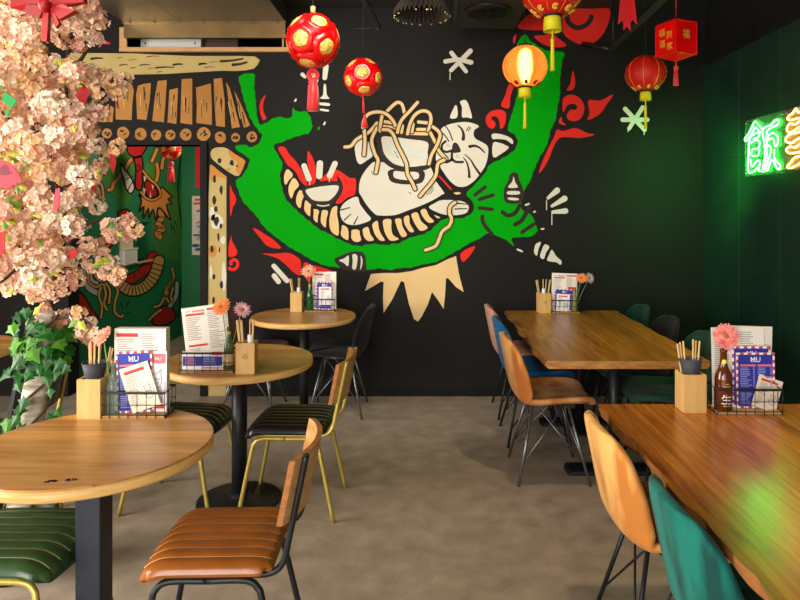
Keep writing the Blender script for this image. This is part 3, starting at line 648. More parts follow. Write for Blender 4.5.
def outl(q, m, k=1, w=1.7, n=3):
    P_.fill(q, m, k + .3, n=n); P_.line(q + [q[0]], w, m_gk, k + .6, n=3)
outl([(134, 158), (142, 157), (142.5, 175), (142, 188), (138.5, 190), (135, 186), (136, 172)], m_gr)
outl([(127, 146), (146, 146), (144, 152), (140, 157), (134, 157), (128, 153)], m_gr)
P_.line([(138, 172), (136, 168), (138, 164.5), (140, 168), (138.5, 170.5)], 1, m_gk, 2)
outl([(139, 195), (141.5, 201), (139, 212), (144, 206), (143, 219), (148.5, 208), (149, 219), (153, 209), (156, 222), (158, 208), (163, 211), (171, 220.5), (166.5, 205), (172, 204), (168, 199), (172, 197), (165, 189.5), (161, 187.5), (158.5, 195.5), (152, 199.5), (146, 198.5)], m_gb, 1, n=1)
outl([(144.5, 182), (150, 180.5), (156, 189), (157.5, 195), (150, 198), (145.5, 192)], m_gr)
P_.line([(143, 171), (149, 178.5), (157, 185.5), (160.5, 195), (153, 200), (146, 198), (141, 192)], 3.6, m_gk, 2); P_.line([(143, 171), (149, 178.5), (157, 185.5), (160.5, 195), (153, 200), (146, 198), (141, 192)], 1.9, m_gb, 2.3)
for q in ([(143.5, 176), (146.5, 177), (144.5, 182)], [(151.5, 184), (154, 186), (152.5, 190)], [(149.5, 198), (151.5, 197), (150.3, 191)], [(143, 188), (145.5, 189), (144, 195)]): P_.fill(q, m_gw, 2.6, smooth=False)
outl([(121, 163.5), (125, 170), (130, 176), (134, 184), (134, 190), (130, 193.5), (126, 188), (124, 180), (121, 171)], m_gw)
P_.line([(124, 181), (132, 176)], 1, m_gk, 2); P_.line([(128, 190), (133, 181)], 1, m_gk, 2)
for q in ([(108.5, 190), (112, 189), (114, 183), (118, 179), (121, 174)], [(126, 168), (129, 162), (131, 160)], [(152, 161), (156, 152), (157, 149)], [(156, 181), (158, 174), (157, 164)], [(162, 168), (163, 160), (166, 155)]):
    P_.line(q, 5, m_gk, 1); P_.line(q, 3.2, m_gb, 1.4)
# curls of whisker and tail left of the head
for q in ([(101, 176), (103.5, 172.5), (106, 174)], [(97, 180), (102, 186), (103.5, 197)], [(95, 184), (99, 190), (100, 198)]):
    P_.line(q, 4, m_gk, 1); P_.line(q, 2.2, m_gt, 1.4)
P_.line([(160, 212), (162, 218), (158, 224), (163, 229), (157, 233), (160, 237)], 7, m_gk, 1); P_.line([(160, 212), (162, 218), (158, 224), (163, 229), (157, 233), (160, 237)], 5, m_gb, 1.4)
for y in (216, 221, 226, 231): P_.line([(156, y), (164, y + 1.5)], .9, m_gk, 2)
for q in ([(171.5, 224), (171.5, 231)], [(175, 222), (177, 227)], [(173, 226), (175.5, 233)], [(121, 303), (122.5, 308)], [(126, 307), (129, 301)], [(127, 313.5), (129.5, 312.5)]): P_.line(q, 1, m_gk, 1)
outl([(105, 234), (110, 230), (114, 235), (113, 244), (108, 250), (112, 256), (114, 264), (108, 266), (103, 256), (106, 246)], m_gr)
outl([(118, 212), (126, 209), (132, 214), (128, 220), (120, 222)], m_gr)
# lower coil: red ridge and banded belly
P_.line([(120, 279), (130, 279), (141, 273), (149, 264), (153, 256)], 11, m_gk, 1); P_.line([(120, 279), (130, 279), (141, 273), (149, 264), (153, 256)], 8.5, m_gr, 1.4)
bel = [(120, 284), (129, 290), (139, 289.5), (148, 284), (155, 274), (159, 261)]
P_.line(bel, 13, m_gk, 1.6); P_.line(bel, 10, m_gt, 1.9)
B = cr([(x, y, 0) for x, y in bel], 3)
for i in range(1, len(B) - 1):
    t = (B[i + 1] - B[i - 1]).normalized(); n_ = Vector((-t.y, t.x, 0)) * 6
    P_.line([(B[i].x - n_.x, B[i].y - n_.y), (B[i].x + n_.x, B[i].y + n_.y)], 1, m_gk, 2.2)
P_.line([(135, 279), (134, 273), (138, 270), (141, 274)], 1, m_gk, 2.4)
# claw bundle and red tail at the lower left
outl([(68, 292), (78, 290), (86, 299), (92, 309), (98, 318), (92, 322), (80, 321), (70, 318)], m_gr)
P_.line([(70, 305), (72, 298), (77, 298), (78, 306)], 1, m_gk, 2)
for q, w in (([(84, 262), (84, 274), (88, 287), (97, 293)], 5), ([(90, 272), (92, 280), (97, 283)], 3)):
    P_.line(q, w + 2, m_gk, 1); P_.line(q, w, m_gs, 1.4)
for q in ([(88, 272), (89, 282), (96, 287), (102, 284)], [(93, 268), (96, 277), (101, 281)], [(101, 288), (99, 296), (102, 306), (101, 318)], [(104, 285), (106, 295), (104, 303), (107, 310)], [(106, 283), (110, 291), (109, 303)], [(106, 279), (113, 283), (118, 291), (115, 302), (115, 312), (121, 317), (123, 315)]):
    P_.line(q, 4, m_gk, 2); P_.line(q, 2.3, m_gt, 2.4)
# right claw bundle
outl([(163, 306), (170, 306), (176, 314), (172, 322), (160, 326), (152, 322), (158, 312)], m_gr)
P_.line([(177, 283), (176, 296), (170, 306)], 5.5, m_gk, 2); P_.line([(177, 283), (176, 296), (170, 306)], 3.4, m_gs, 2.3)
for q in ([(172, 268), (174, 278), (170, 283), (166, 288)], [(174, 280), (168, 287), (165, 295), (169, 302)], [(173, 288), (171, 296), (172, 301)], [(154, 307), (160, 305), (164, 298), (168, 292)], [(149, 320), (155, 314), (161, 310)]):
    P_.line(q, 4, m_gk, 3); P_.line(q, 2.2, m_gt, 3.3)
P_.line([(182, 150), (178, 190), (182, 230), (182.5, 270), (180, 300), (178, 318)], 1.4, m_gk, 1)
P_.done('dragon_drawing', pm)
# ------------------------------------------------------------------ tables
TZ = .75
def disc_top(r, t=.04):
    b = MB(); n = 72
    b.lathe([(0, TZ - t), (r - .006, TZ - t), (r, TZ - t + .006), (r, TZ - .005)], n, mi=1)
    b.lathe([(r, TZ - .005), (r - .004, TZ), (0, TZ)], n, mi=0, smooth=False)
    return b
def round_table(label, loc, post, r=.385, base_r=.22):
    t = thing('round_table', label, 'table', loc, 0, 'round oak tables')
    obj('tabletop', disc_top(r), [m_oak, m_oak_rim], t)
    if post == 'square':
        b = MB(); b.box(-.012, .07, -.11, -.022, .012, TZ - .04); obj('post', b, m_post, t, bevel=.004)
        b = MB(); b.box(-.26, .26, -.27, .25, 0, .012); obj('base_plate', b, m_post, t, bevel=.004)
    else:
        b = MB(); b.lathe([(post, .02), (post, TZ - .04)], 24); obj('post', b, m_black_metal, t)
        b = MB(); b.lathe([(0, 0), (base_r, 0), (base_r, .008), (base_r - .01, .014), (.07, .022), (.05, .03), (post + .004, .05), (post, .05)], 40); obj('base_plate', b, m_black_metal, t)
    b = MB(); b.box(-.15, .15, -.15, .15, TZ - .046, TZ - .04); obj('mounting_plate', b, m_black_metal, t)
    return t
t1 = round_table('nearest round oak table on a square steel post', (-1.125, 2.22, 0), 'square')
b = MB()
for q in ([(-.062, -.005), (-.045, .004)], [(-.05, -.006), (-.052, .003), (-.035, .004)], [(-.038, -.006), (-.03, .002)], [(-.008, .004), (.004, .004), (-.006, -.004), (.008, -.004)], [(.012, .006), (.014, -.003), (.022, .004), (.024, -.003)]):
    b.tube([(x, y, 0) for x, y in q], .0028, 6)
obj('carved_mark', b, m_void, t1, loc=(.075, -.31, TZ + .0004), rot=(0, 0, .2), label='small dark mark burnt into the rim of the top')
round_table('middle round oak table on a black column and disc base', (-.985, 3.45, 0), .04)
round_table('small round oak table standing against the mural wall', (-.905, 4.86, 0), .033)
round_table('dark brown round table half hidden behind the blossom tree', (-2.76, 3.72, 0), .035)

def long_table(label, loc, L, W, matl, seed, cols, edge_r=True):
    t = thing('dining_table', label, 'table', loc, 0, 'long plank tables')
    r = random.Random(seed); n = 40; th = .042
    wob = [0] * (n + 1)
    def side(ph, amp):
        return [amp * (math.sin(i * .42 + ph) + .6 * math.sin(i * .95 + 2 * ph) + .35 * math.sin(i * 1.9 + ph * 3)) for i in range(n + 1)]
    l_up, l_lo, r_up, r_lo = side(seed, .008), side(seed + .8, .01), side(seed + 2, .005), side(seed + 2.5, .006)
    vs, fs, mi = [], [], []
    b = MB()
    rows = []
    for i in range(n + 1):
        y = -L / 2 + L * i / n
        rows.append([(-W / 2 + l_up[i], y, TZ), (W / 2 + r_up[i], y, TZ), (W / 2 + .006 + r_lo[i], y, TZ - .02), (W / 2 - .008 + r_lo[i], y, TZ - th), (-W / 2 + .012 + l_lo[i], y, TZ - th), (-W / 2 - .008 + l_lo[i], y, TZ - .022)])
    flat = [p for row in rows for p in row]
    for k, m_, sm in ((0, 0, False), (1, 1, False), (2, 1, False), (3, 1, False), (4, 1, False), (5, 1, False)):
        f_ = [(i * 6 + k, i * 6 + (k + 1) % 6, (i + 1) * 6 + (k + 1) % 6, (i + 1) * 6 + k) for i in range(n)]
        b.add(flat, f_, m_, sm)
    b.add(rows[0], [tuple(range(6))], 2); b.add(rows[-1], [tuple(reversed(range(6)))], 2)
    obj('tabletop', b, [matl, m_bark_edge, m_slab_edge], t)
    for y in cols:
        cx = .055
        b = MB(); b.lathe([(.034, .03), (.034, TZ - th)], 20, (cx, y, 0)); obj('column', b, m_black_metal, t)
        b = MB(); n_ = 96
        star = []
        for k in range(n_):
            a = 2 * PI * k / n_; star.append(.075 / max(.075 / .29, min(abs(math.sin(a)), abs(math.cos(a))) + .0001))
        ring = lambda s_, z: [((cx + star[k] * s_ * math.cos(2 * PI * k / n_)), y + star[k] * s_ * math.sin(2 * PI * k / n_), z) for k in range(n_)]
        R_ = ring(1, 0) + ring(1, .012) + ring(.94, .022) + ring(.3, .034) + ring(.12, .05)
        b.add(R_, [(j * n_ + k, j * n_ + (k + 1) % n_, (j + 1) * n_ + (k + 1) % n_, (j + 1) * n_ + k) for j in range(4) for k in range(n_)])
        obj('cross_foot', b, m_black_metal, t)
        b = MB(); b.box(-.2, .2, y - .05, y + .05, TZ - th - .008, TZ - th); obj('bracket', b, m_black_metal, t)
    return t
long_table('long plank table with a wavy natural edge standing near the mural wall', (1.06, 4.235, 0), 1.67, .86, m_walnut, 1.3, (-.4, .45))
long_table('nearest long russet plank table reflecting the green neon light', (1.145, 1.8, 0), 1.706, .87, m_red_oak, 2.1, (-.35, .35))

# ------------------------------------------------------------------ ribbed leather chairs
def leather_chair(label, loc, rz, seat_c, frame_m, back_m, stitch_c, group='ribbed leather chairs'):
    t = thing('leather_chair', label, 'chair', loc, rz, group)
    lm = mat('ribbed_leather', seat_c, .34, c2=tuple(int(c * .82) for c in seat_c), scale=9, bump=.08, bscale=160, coat=.25, contrast=(.35, .75))
    sm = mat('leather_seam', stitch_c, .7)
    NR = 8
    def top(u, v):
        a, c = 2 * u - 1, 2 * v - 1                      # a: back..front, c: across
        # rounded square outline
        k = max(0, (abs(a) - .8) / .2); kk = max(0, (abs(c) - .8) / .2)
        cut = .03 * k * k * kk * kk
        x = a * .205 - math.copysign(cut, a); y = c * .205 - math.copysign(cut, c)
        pil = (max(0, 1 - abs(a) ** 7) * max(0, 1 - abs(c) ** 7)) ** .45
        rib = abs(math.sin(PI * NR / 2 * (c + 1))) ** .45
        z = .438 + .026 * pil + .010 * pil * rib - .03 * max(0, (a - .55) / .45) ** 2
        x += .01 * max(0, a) * (1 - c * c)
        return (x, y, z)
    b = MB(); b.grid(top, 36, 96)
    b.grid(lambda u, v: (top(u, v)[0] * .985, top(u, v)[1] * .985, .428 - .03 * max(0, (2 * u - 1 - .55) / .45) ** 2), 10, 12, flip=True)
    # closing wall between the two sheets
    ring_t = [top(i / 36, 0) for i in range(37)] + [top(1, j / 36) for j in range(1, 37)] + [top(1 - i / 36, 1) for i in range(1, 37)] + [top(0, 1 - j / 36) for j in range(1, 36)]
    ring_b = [(p[0] * .985, p[1] * .985, .428 - (.03 * max(0, (p[0] / .205 - .55) / .45) ** 2)) for p in ring_t]
    k = len(ring_t); b.add(ring_t + ring_b, [(i, (i + 1) % k, k + (i + 1) % k, k + i) for i in range(k)], 0, True)
    seat = obj('seat', b, lm, t)
    b = MB()
    for j in range(1, NR):
        c = j / NR
        b.tube([Vector(top(.03 + .94 * i / 24, c)) + Vector((0, 0, .0028)) for i in range(25)], .0022, 5)
    obj('seam', b, sm, seat, label='stitched seams of the seat')
    for s in (-1, 1):
        y = .165 * s
        b = MB(); b.tube(cr([(.13, y, .416), (-.1, y, .416), (-.19, y, .418), (-.232, y, .45), (-.252, y, .53), (-.275, y, .64), (-.305, y, .785)], 5), .0105, 10)
        obj('back_upright', b, frame_m, t)
        b = MB(); b.tube(cr([(.235, .2 * s, 0), (.172, .176 * s, .32), (.155, .168 * s, .375), (.115, .165 * s, .397), (0, .165 * s, .397)], 5), .0105, 10); obj('leg', b, frame_m, t)
        b = MB(); b.tube(cr([(-.245, .2 * s, 0), (-.175, .176 * s, .32), (-.155, .168 * s, .375), (-.115, .165 * s, .397), (0, .165 * s, .397)], 5), .0105, 10); obj('leg', b, frame_m, t)
    b = MB()
    for x in (.1, -.11): b.tube([(x, -.165, .418), (x, .165, .418)], .009, 8)
    obj('cross_bar', b, frame_m, t)
    # curved plywood back
    def face(side):
        def fn(u, v):
            a = 2 * u - 1; zz = 2 * v - 1
            y = a * .205
            z = .68 + zz * (.105 - .022 * max(0, abs(a) - .55) ** 1.6)
            x = -.262 - .2 * (z - .6) + .052 * a * a - .022
            return (x + side, y, z)
        return fn
    b = MB(); nu, nv = 24, 8
    b.grid(face(.009), nu, nv, 0, True); b.grid(face(-.009), nu, nv, 0, True, True)
    A, B = face(.009), face(-.009)
    for pts in ([(A(i / nu, 1), B(i / nu, 1)) for i in range(nu + 1)], [(A(i / nu, 0), B(i / nu, 0)) for i in range(nu + 1)], [(A(0, j / nv), B(0, j / nv)) for j in range(nv + 1)], [(A(1, j / nv), B(1, j / nv)) for j in range(nv + 1)]):
        q = [p for pr in pts for p in pr]
        b.add(q, [(2 * i, 2 * i + 1, 2 * i + 3, 2 * i + 2) for i in range(len(pts) - 1)], 1)
    obj('backrest', b, [back_m, back_m if back_m.name.startswith('black') else mat('plywood_edge', (186, 118, 58), .5, c2=(150, 88, 40), scale=30, stretch=(1, 1, 6))], t)
    b = MB()
    for s in (-1, 1):
        for z in (.625, .735):
            b.lathe([(.007, 0), (.007, .006), (.003, .009), (0, .009)], 10, (-.262 - .2 * (z - .6) + .014, .165 * s, z), M=Matrix.Rotation(-PI / 2, 3, 'Y'))
    obj('screw', b, frame_m, t)
    return t
m_back_wood = wood('veneer_back', (236, 184, 118), (206, 142, 80), (246, 206, 146), 'y', 1.0, .4, 1.0)
m_back_gold = wood('olive_veneer_back', (216, 166, 88), (176, 126, 60), (228, 184, 110), 'y', 1.0, .4, 1.0)
leather_chair('tan ribbed leather chair with a black frame and curved wooden back, on the open floor', (-.678, 2.175, 0), PI + .03, (166, 92, 30), m_black_metal, m_back_wood, (226, 176, 110))
leather_chair('bright green ribbed leather chair with gold legs beside the square post', (-1.355, 2.17, 0), -.02, (44, 74, 38), m_gold, m_back_wood, (150, 160, 108))
leather_chair('dark green ribbed leather chair with gold legs tucked under the middle round table', (-1.275, 3.44, 0), -.12, (16, 30, 17), m_gold, m_back_gold, (38, 54, 34))
leather_chair('black ribbed leather chair with gold frame and wooden back', (-.69, 3.41, 0), PI - .03, (18, 16, 15), m_gold, m_back_gold, (32, 28, 25))
m_blackback = mat('black_stained_veneer', (34, 36, 42), .4, coat=.3)
leather_chair('black chair with gold frame and black back behind the ivy trunk', (-2.13, 3.17, 0), PI, (44, 42, 44), m_gold, m_blackback, (66, 62, 60))

# ------------------------------------------------------------------ velvet shell chairs on wire legs
PROF = [(.235, .425), (.215, .452), (.12, .452), (.0, .438), (-.09, .432), (-.16, .448), (-.2, .50), (-.222, .58), (-.24, .67), (-.258, .76), (-.268, .815)]
HALF = [.17, .205, .232, .24, .24, .236, .232, .23, .222, .195, .13]
def shell_chair(label, loc, rz, c, c2, group, leg_m=None, ribs=False, rough=.75, tilt=0):
    leg_m = leg_m or m_black_metal
    t = thing('shell_chair', label, 'chair', loc, rz, group)
    vm = mat('velvet', c, rough, c2=c2, scale=9, stretch=(1, 1, .3), detail=6, sheen=.08, spec=.2, contrast=(.42, .6), bump=.1, bscale=40)
    n = 4
    P = cr([(x, 0, z) for x, z in PROF], n); H = cr([(h, 0, 0) for h in HALF], n)
    K = len(P)
    def fn(u, v):
        i = min(K - 1, int(round(u * (K - 1)))); p = P[i]; s = 2 * v - 1
        tt = u
        y = s * H[i].x
        seatness = max(0, min(1, (.62 - tt) / .2))
        backness = 1 - seatness
        lift = abs(s) ** 2.6
        x = p.x + backness * .085 * lift * (1 - .55 * max(0, (tt - .75) / .25)) ; z = p.z + seatness * .05 * lift * min(1, .35 + tt * 2.2)
        z -= .035 * max(0, (tt - .86) / .14) * s * s * .6
        if ribs: x += backness * .005 * math.sin(s * 26)
        return (x, y, z)
    b = MB(); b.grid(fn, K - 1, 16)
    obj('seat_shell', b, vm, t, solid=.03, sub=1)
    # seat cushion
    def cush(u, v):
        a, s = 2 * u - 1, 2 * v - 1
        pil = (max(0, 1 - abs(a) ** 4) * max(0, 1 - abs(s) ** 4)) ** .5
        return (.03 + a * .175, s * .18, .452 + .022 * pil)
    b = MB(); b.grid(cush, 14, 14); obj('seat_pad', b, vm, t)
    feet = []
    for sx in (1, -1):
        for sy in (1, -1):
            top = Vector((.1 * sx + .0, .1 * sy, .425)); ft = Vector((.2 * sx, .215 * sy, 0)); feet.append((top, ft))
            b = MB(); b.tube([top, ft], .0085, 8); obj('leg', b, leg_m, t)
    b = MB()
    for top, ft in feet:
        m_ = ft.lerp(top, .26)
        b.tube([m_, (-ft.x * .42, ft.y * .42, .42)], .0042, 6); b.tube([m_, (ft.x * .42, -ft.y * .42, .42)], .0042, 6)
    b.tube([(.1, .1, .424), (-.1, .1, .424), (-.1, -.1, .424), (.1, -.1, .424)], .007, 6, closed=True)
    obj('wire_brace', b, leg_m, t)
    return t
G4 = 'velvet shell chairs at the long plank table'
G5 = 'velvet shell chairs at the nearest long table'
TAN, TAN2 = (224, 164, 94), (186, 106, 46)
shell_chair('tan velvet shell chair with steel wire legs at the near corner of the plank table', (.72, 3.83, 0), 0, TAN, TAN2, G4, m_steel)
shell_chair('blue velvet shell chair between the tan and the dusty pink one', (.735, 4.41, 0), 0, (20, 92, 140), (14, 74, 120), G4)
shell_chair('dusty pink velvet shell chair closest to the mural wall', (.735, 4.96, 0), 0, (190, 136, 110), (164, 108, 88), G4)
shell_chair('mossy green velvet shell chair across the plank table behind the chopstick box', (1.44, 3.86, 0), PI, (34, 78, 54), (24, 60, 42), G4)
shell_chair('near-black velvet shell chair across the plank table between the two green ones', (1.43, 4.43, 0), PI, (34, 34, 30), (26, 26, 24), G4)
shell_chair('emerald velvet shell chair across the plank table at the far corner', (1.42, 4.96, 0), PI, (12, 66, 48), (9, 52, 38), G4)
shell_chair('golden tan velvet shell chair at the far corner of the nearest long table', (.85, 2.28, 0), 0, (226, 172, 96), (190, 118, 50), G5)
shell_chair('teal velvet shell chair pushed under the nearest long table', (.885, 1.70, 0), 0, (12, 108, 94), (4, 60, 56), G5)
shell_chair('black shell chair with thin steel legs right of the small round table', (-.66, 4.97, 0), PI, (26, 24, 25), (18, 17, 18), 'shell chairs at the small round table', m_steel, ribs=True)
shell_chair('mauve brown shell chair behind the middle round table', (-1.31, 4.98, 0), 0, (112, 84, 78), (92, 66, 62), 'shell chairs at the small round table', m_steel)
# ------------------------------------------------------------------ what stands on the tables
m_bamboo = mat('bamboo_board', (222, 180, 112), .45, c2=(206, 160, 92), scale=5, stretch=(6, 6, 1))
m_bamboo_in = mat('bamboo_inside', (120, 88, 50), .7)
m_stick = mat('pale_bamboo_stick', (224, 186, 124), .55, c2=(206, 164, 100), scale=9)
m_cup = mat('slate_paper', (58, 60, 68), .65)
m_wire = mat('black_wire', (40, 40, 42), .45, metal=.4)
m_baseboard = mat('basket_base_wood', (196, 156, 104), .55, c2=(176, 134, 84), scale=10, stretch=(1, 8, 1))
m_paper = mat('menu_paper', (238, 230, 218), .6)
m_paper2 = mat('cream_card', (240, 226, 202), .6)
m_red_ink = mat('red_ink', (206, 62, 56), .6)
m_blue_ink = mat('ultramarine_ink', (46, 50, 158), .5)
m_grey_ink = mat('grey_ink', (172, 162, 158), .6)
m_pale_ink = mat('pale_blue_ink', (150, 158, 214), .6)
m_pink_ink = mat('pink_ink', (226, 120, 128), .6)
m_white_ink = mat('white_ink', (242, 240, 240), .6)
INK = [m_paper, m_red_ink, m_blue_ink, m_grey_ink, m_pale_ink, m_pink_ink, m_white_ink, m_paper2]

def sheet(name, label, cat, loc, w, h, th=.003, lean=.1, roll=0, yaw=0, base=0, decor=(), group=None):
    """a printed card: bottom edge centre at loc, front towards -Y"""
    t = thing(name, label, cat, loc, group=group, rot=(-lean, roll, yaw))
    b = MB(); b.box(-w / 2, w / 2, -th / 2, th / 2, 0, h, base); obj('card', b, INK, t)
    b = MB(); n = 0
    for d in decor:
        n += 1; y = -th / 2 - .0003 - .00004 * n
        if d[0] == 'r':
            _, x0, z0, x1, z1, c = d
            b.add([((x0 - .5) * w, y, z0 * h), ((x1 - .5) * w, y, z0 * h), ((x1 - .5) * w, y, z1 * h), ((x0 - .5) * w, y, z1 * h)], [(0, 1, 2, 3)], c)
        elif d[0] == 't':
            _, s, cx, cz, size, c = d
            vs, fs = glyph(s, size, bold=size * .004)
            b.add([((cx - .5) * w + v.x, y, cz * h + v.y) for v in vs], fs, c)
        elif d[0] == 'l':                                   # drawn line
            _, pts, lw, c = d
            P = cr([((x - .5) * w, 0, z * h) for x, z in pts], 4) if len(pts) > 2 else [Vector(((x - .5) * w, 0, z * h)) for x, z in pts]
            for i in range(len(P) - 1):
                tt = (P[i + 1] - P[i]).normalized(); nn = Vector((-tt.z, 0, tt.x)) * lw / 2
                b.add([(p.x, y, p.z) for p in (P[i] + nn, P[i + 1] + nn, P[i + 1] - nn, P[i] - nn)], [(0, 1, 2, 3)], c)
    if decor: obj('print', b, INK, t, 'printed face')
    return t
def lines(x0, x1, z0, z1, n, c, seed=1, price=False):
    r = random.Random(seed); out = []
    for i in range(n):
        z = z1 - (z1 - z0) * (i + .5) / n; hh = (z1 - z0) / n * .22
        out.append(('r', x0, z - hh, x0 + (x1 - x0) * r.uniform(.45, .8), z + hh, c))
        if price: out.append(('r', x1 - .05, z - hh, x1, z + hh, c))
    return out
TALL = [('r', .04, .9, .46, .945, 1), *lines(.05, .47, .5, .88, 14, 3, 2), ('r', .04, .34, .4, .385, 1), *lines(.05, .47, .05, .32, 9, 3, 3), *lines(.54, .96, .5, .95, 16, 3, 4), ('r', .54, .42, .8, .45, 5), *lines(.54, .96, .05, .4, 12, 3, 5)]
WIDE = [('r', .1, .93, .12, .945, 2), ('r', .16, .93, .18, .945, 2), *[('r', .24 + k * .045, .915, .27 + k * .045, .945, 1) for k in range(6)], ('r', .08, .86, .5, .895, 1), *lines(.08, .5, .46, .84, 13, 3, 6), ('r', .56, .92, .98, .955, 1), *lines(.56, .98, .62, .9, 10, 3, 7, True), *lines(.56, .98, .3, .6, 10, 3, 8, True), ('r', .08, .36, .5, .395, 1), *lines(.08, .5, .05, .34, 9, 3, 9)]
def BLUE(w, h, big=.028):
    d = [('r', .05, .035, .95, .965, 2)]
    for k in range(16):                                        # striped airmail edge
        z = k / 16; c = 1 if k % 2 else 6
        d += [('r', 0, z, .05, z + 1 / 16, c), ('r', .95, z, 1, z + 1 / 16, c)]
    for k in range(10):
        x = k / 10; c = 1 if k % 2 else 6
        d += [('r', x, .965, x + .1, 1, c), ('r', x, 0, x + .1, .035, c)]
    d += [('t', 'MU', .5, .88, big, 6), ('r', .4, .835, .6, .842, 6)]
    d += [('r', .1, .755, .5, .79, 5), ('r', .55, .755, .92, .79, 5), *lines(.1, .48, .37, .74, 12, 4, 3, True), *lines(.55, .92, .6, .74, 5, 4, 4, True), ('r', .55, .545, .92, .575, 5), ('r', .1, .31, .5, .345, 5), *lines(.55, .92, .1, .52, 12, 4, 5, True), *lines(.1, .48, .08, .29, 7, 4, 6)]
    return d
def catdoodle(cx, cz, s, c=2):
    q = lambda pts: ('l', [(cx + x * s, cz + z * s * .72) for x, z in pts], .0016, c)
    return [q([(-.5, .1), (-.52, .5), (-.3, .38), (.1, .42), (.35, .6), (.38, .25), (.45, -.05), (.2, -.35), (-.25, -.35), (-.5, .1)]), q([(-.2, .1), (-.12, .02), (-.05, .1)]), q([(.12, .12), (.2, .04), (.28, .12)]), q([(-.05, -.1), (.05, -.16), (.14, -.1)]), q([(-.3, -.35), (-.5, -.9), (-.35, -1.3), (.3, -1.3), (.5, -.8), (.3, -.33)]), q([(-.15, -.7), (.1, -.55), (.3, -.8)]), q([(.5, -.8), (.8, -.5), (.75, -.1)]), q([(-.4, -.8), (-.7, -.7), (-.8, -.3)])]
CARD = [('r', .12, .84, .82, .91, 1), *lines(.12, .6, .4, .8, 9, 3, 11), *lines(.12, .45, .1, .38, 6, 3, 12), *catdoodle(.74, .42, .22)]

def basket(label, c, w, d, h=.097):
    t = thing('wire_basket', label, 'basket', (c[0], c[1], TZ), group='black wire menu baskets')
    b = MB(); b.box(-w / 2 + .004, w / 2 - .004, -d / 2 + .004, d / 2 - .004, .001, .011); obj('base_board', b, m_baseboard, t, label='pale wooden base board')
    b = MB()
    for z, r in ((h, .0032), (.012, .002), (h * .52, .0016)):
        b.tube([(-w / 2, -d / 2, z), (w / 2, -d / 2, z), (w / 2, d / 2, z), (-w / 2, d / 2, z)], r, 6, closed=True)
    b.box(-w / 2, w / 2, -d / 2 - .0025, -d / 2 - .0005, h - .005, h + .004); b.box(-w / 2, w / 2, d / 2 + .0005, d / 2 + .0025, h - .005, h + .004)
    obj('rim', b, m_wire, t)
    b = MB()
    n = 7
    for i in range(n + 1):
        x = -w / 2 + w * i / n
        for y in (-d / 2, d / 2): b.tube([(x, y, .001), (x, y, h)], .0015, 5)
        if i % 1 == 0: b.tube([(x, -d / 2, .0015), (x, d / 2, .0015)], .0013, 4)
    for i in range(1, 3):
        y = -d / 2 + d * i / 3
        for x in (-w / 2, w / 2): b.tube([(x, y, .001), (x, y, h)], .0015, 5)
    obj('wire_mesh', b, m_wire, t)
    return t

stick_mb = MB(); stick_mb.lathe([(.0028, 0), (.0036, .12), (.004, .228), (.0032, .232)], 6)
proto_stick = None
def chopstick(loc, lean, label, group):
    global proto_stick
    rot = (lean[1], lean[0], 0)
    if proto_stick is None:
        proto_stick = obj('chopstick', stick_mb, m_stick, loc=loc, rot=rot); tag(proto_stick, label, 'chopstick', group); return proto_stick
    o = proto_stick.copy(); COL.objects.link(o); o.location = loc; o.rotation_euler = rot; o['label'] = label; o['group'] = group
    return o
def stick_box(where, c, rz, sticks, cup=None, wrap=None, mark=False):
    W, H, T_ = .045, .15, .009
    t = thing('chopstick_box', 'bamboo chopstick box on ' + where, 'box', (c[0], c[1], TZ), rz, 'bamboo chopstick boxes')
    b = MB()
    b.box(-W, W, -W, -W + T_, 0, H); b.box(-W, W, W - T_, W, 0, H); b.box(-W, -W + T_, -W + T_, W - T_, 0, H); b.box(W - T_, W, -W + T_, W - T_, 0, H); b.box(-W + T_, W - T_, -W + T_, W - T_, 0, .01)
    obj('box_body', b, m_bamboo, t, bevel=.0015)
    if mark:
        b = MB()
        ring = [(.011 * math.cos(a * PI / 8), -W - .0006, .085 + .011 * math.sin(a * PI / 8)) for a in range(16)]
        b.tube(ring, .001, 5, closed=True); b.tube([(-.005, -W - .0006, .08), (.002, -W - .0006, .09), (.006, -W - .0006, .081)], .0012, 5)
        obj('burnt_mark', b, m_bamboo_in, t, 'small round mark burnt into the front')
    R = Matrix.Rotation(rz, 3, 'Z')
    if cup:
        k = thing('sauce_cup', 'slate grey faceted cup in the chopstick box on ' + where, 'cup', Vector((c[0], c[1], TZ + .0105)), rz)
        b = MB(); b.lathe([(.026, 0), (.033, .138), (.037, .15), (.047, .196), (.045, .196), (.034, .15), (.024, .01)], 12, wob=lambda a, z: 1 + .05 * math.cos(6 * a)); obj('cup_wall', b, m_cup, k)
    if wrap:
        k = thing('paper_sleeve', 'white paper sleeve in the chopstick box on ' + where, 'sleeve', Vector((c[0], c[1], TZ + .0105)) + R @ Vector(wrap), rz)
        b = MB(); b.lathe([(.0125, 0), (.0135, .172), (.0125, .172), (.0115, .0)], 12); obj('sleeve_wall', b, m_white_ink, k)
    for i, (x, y, lx, ly, z) in enumerate(sticks):
        p = R @ Vector((x, y, 0))
        chopstick((c[0] + p.x, c[1] + p.y, TZ + .0125 + z), (lx, ly), 'chopstick standing in the bamboo box on ' + where, 'chopsticks in the box on ' + where)
m_petal_core = mat('flower_core', (190, 110, 50), .8)
m_stem = mat('flower_stem', (120, 150, 84), .6)
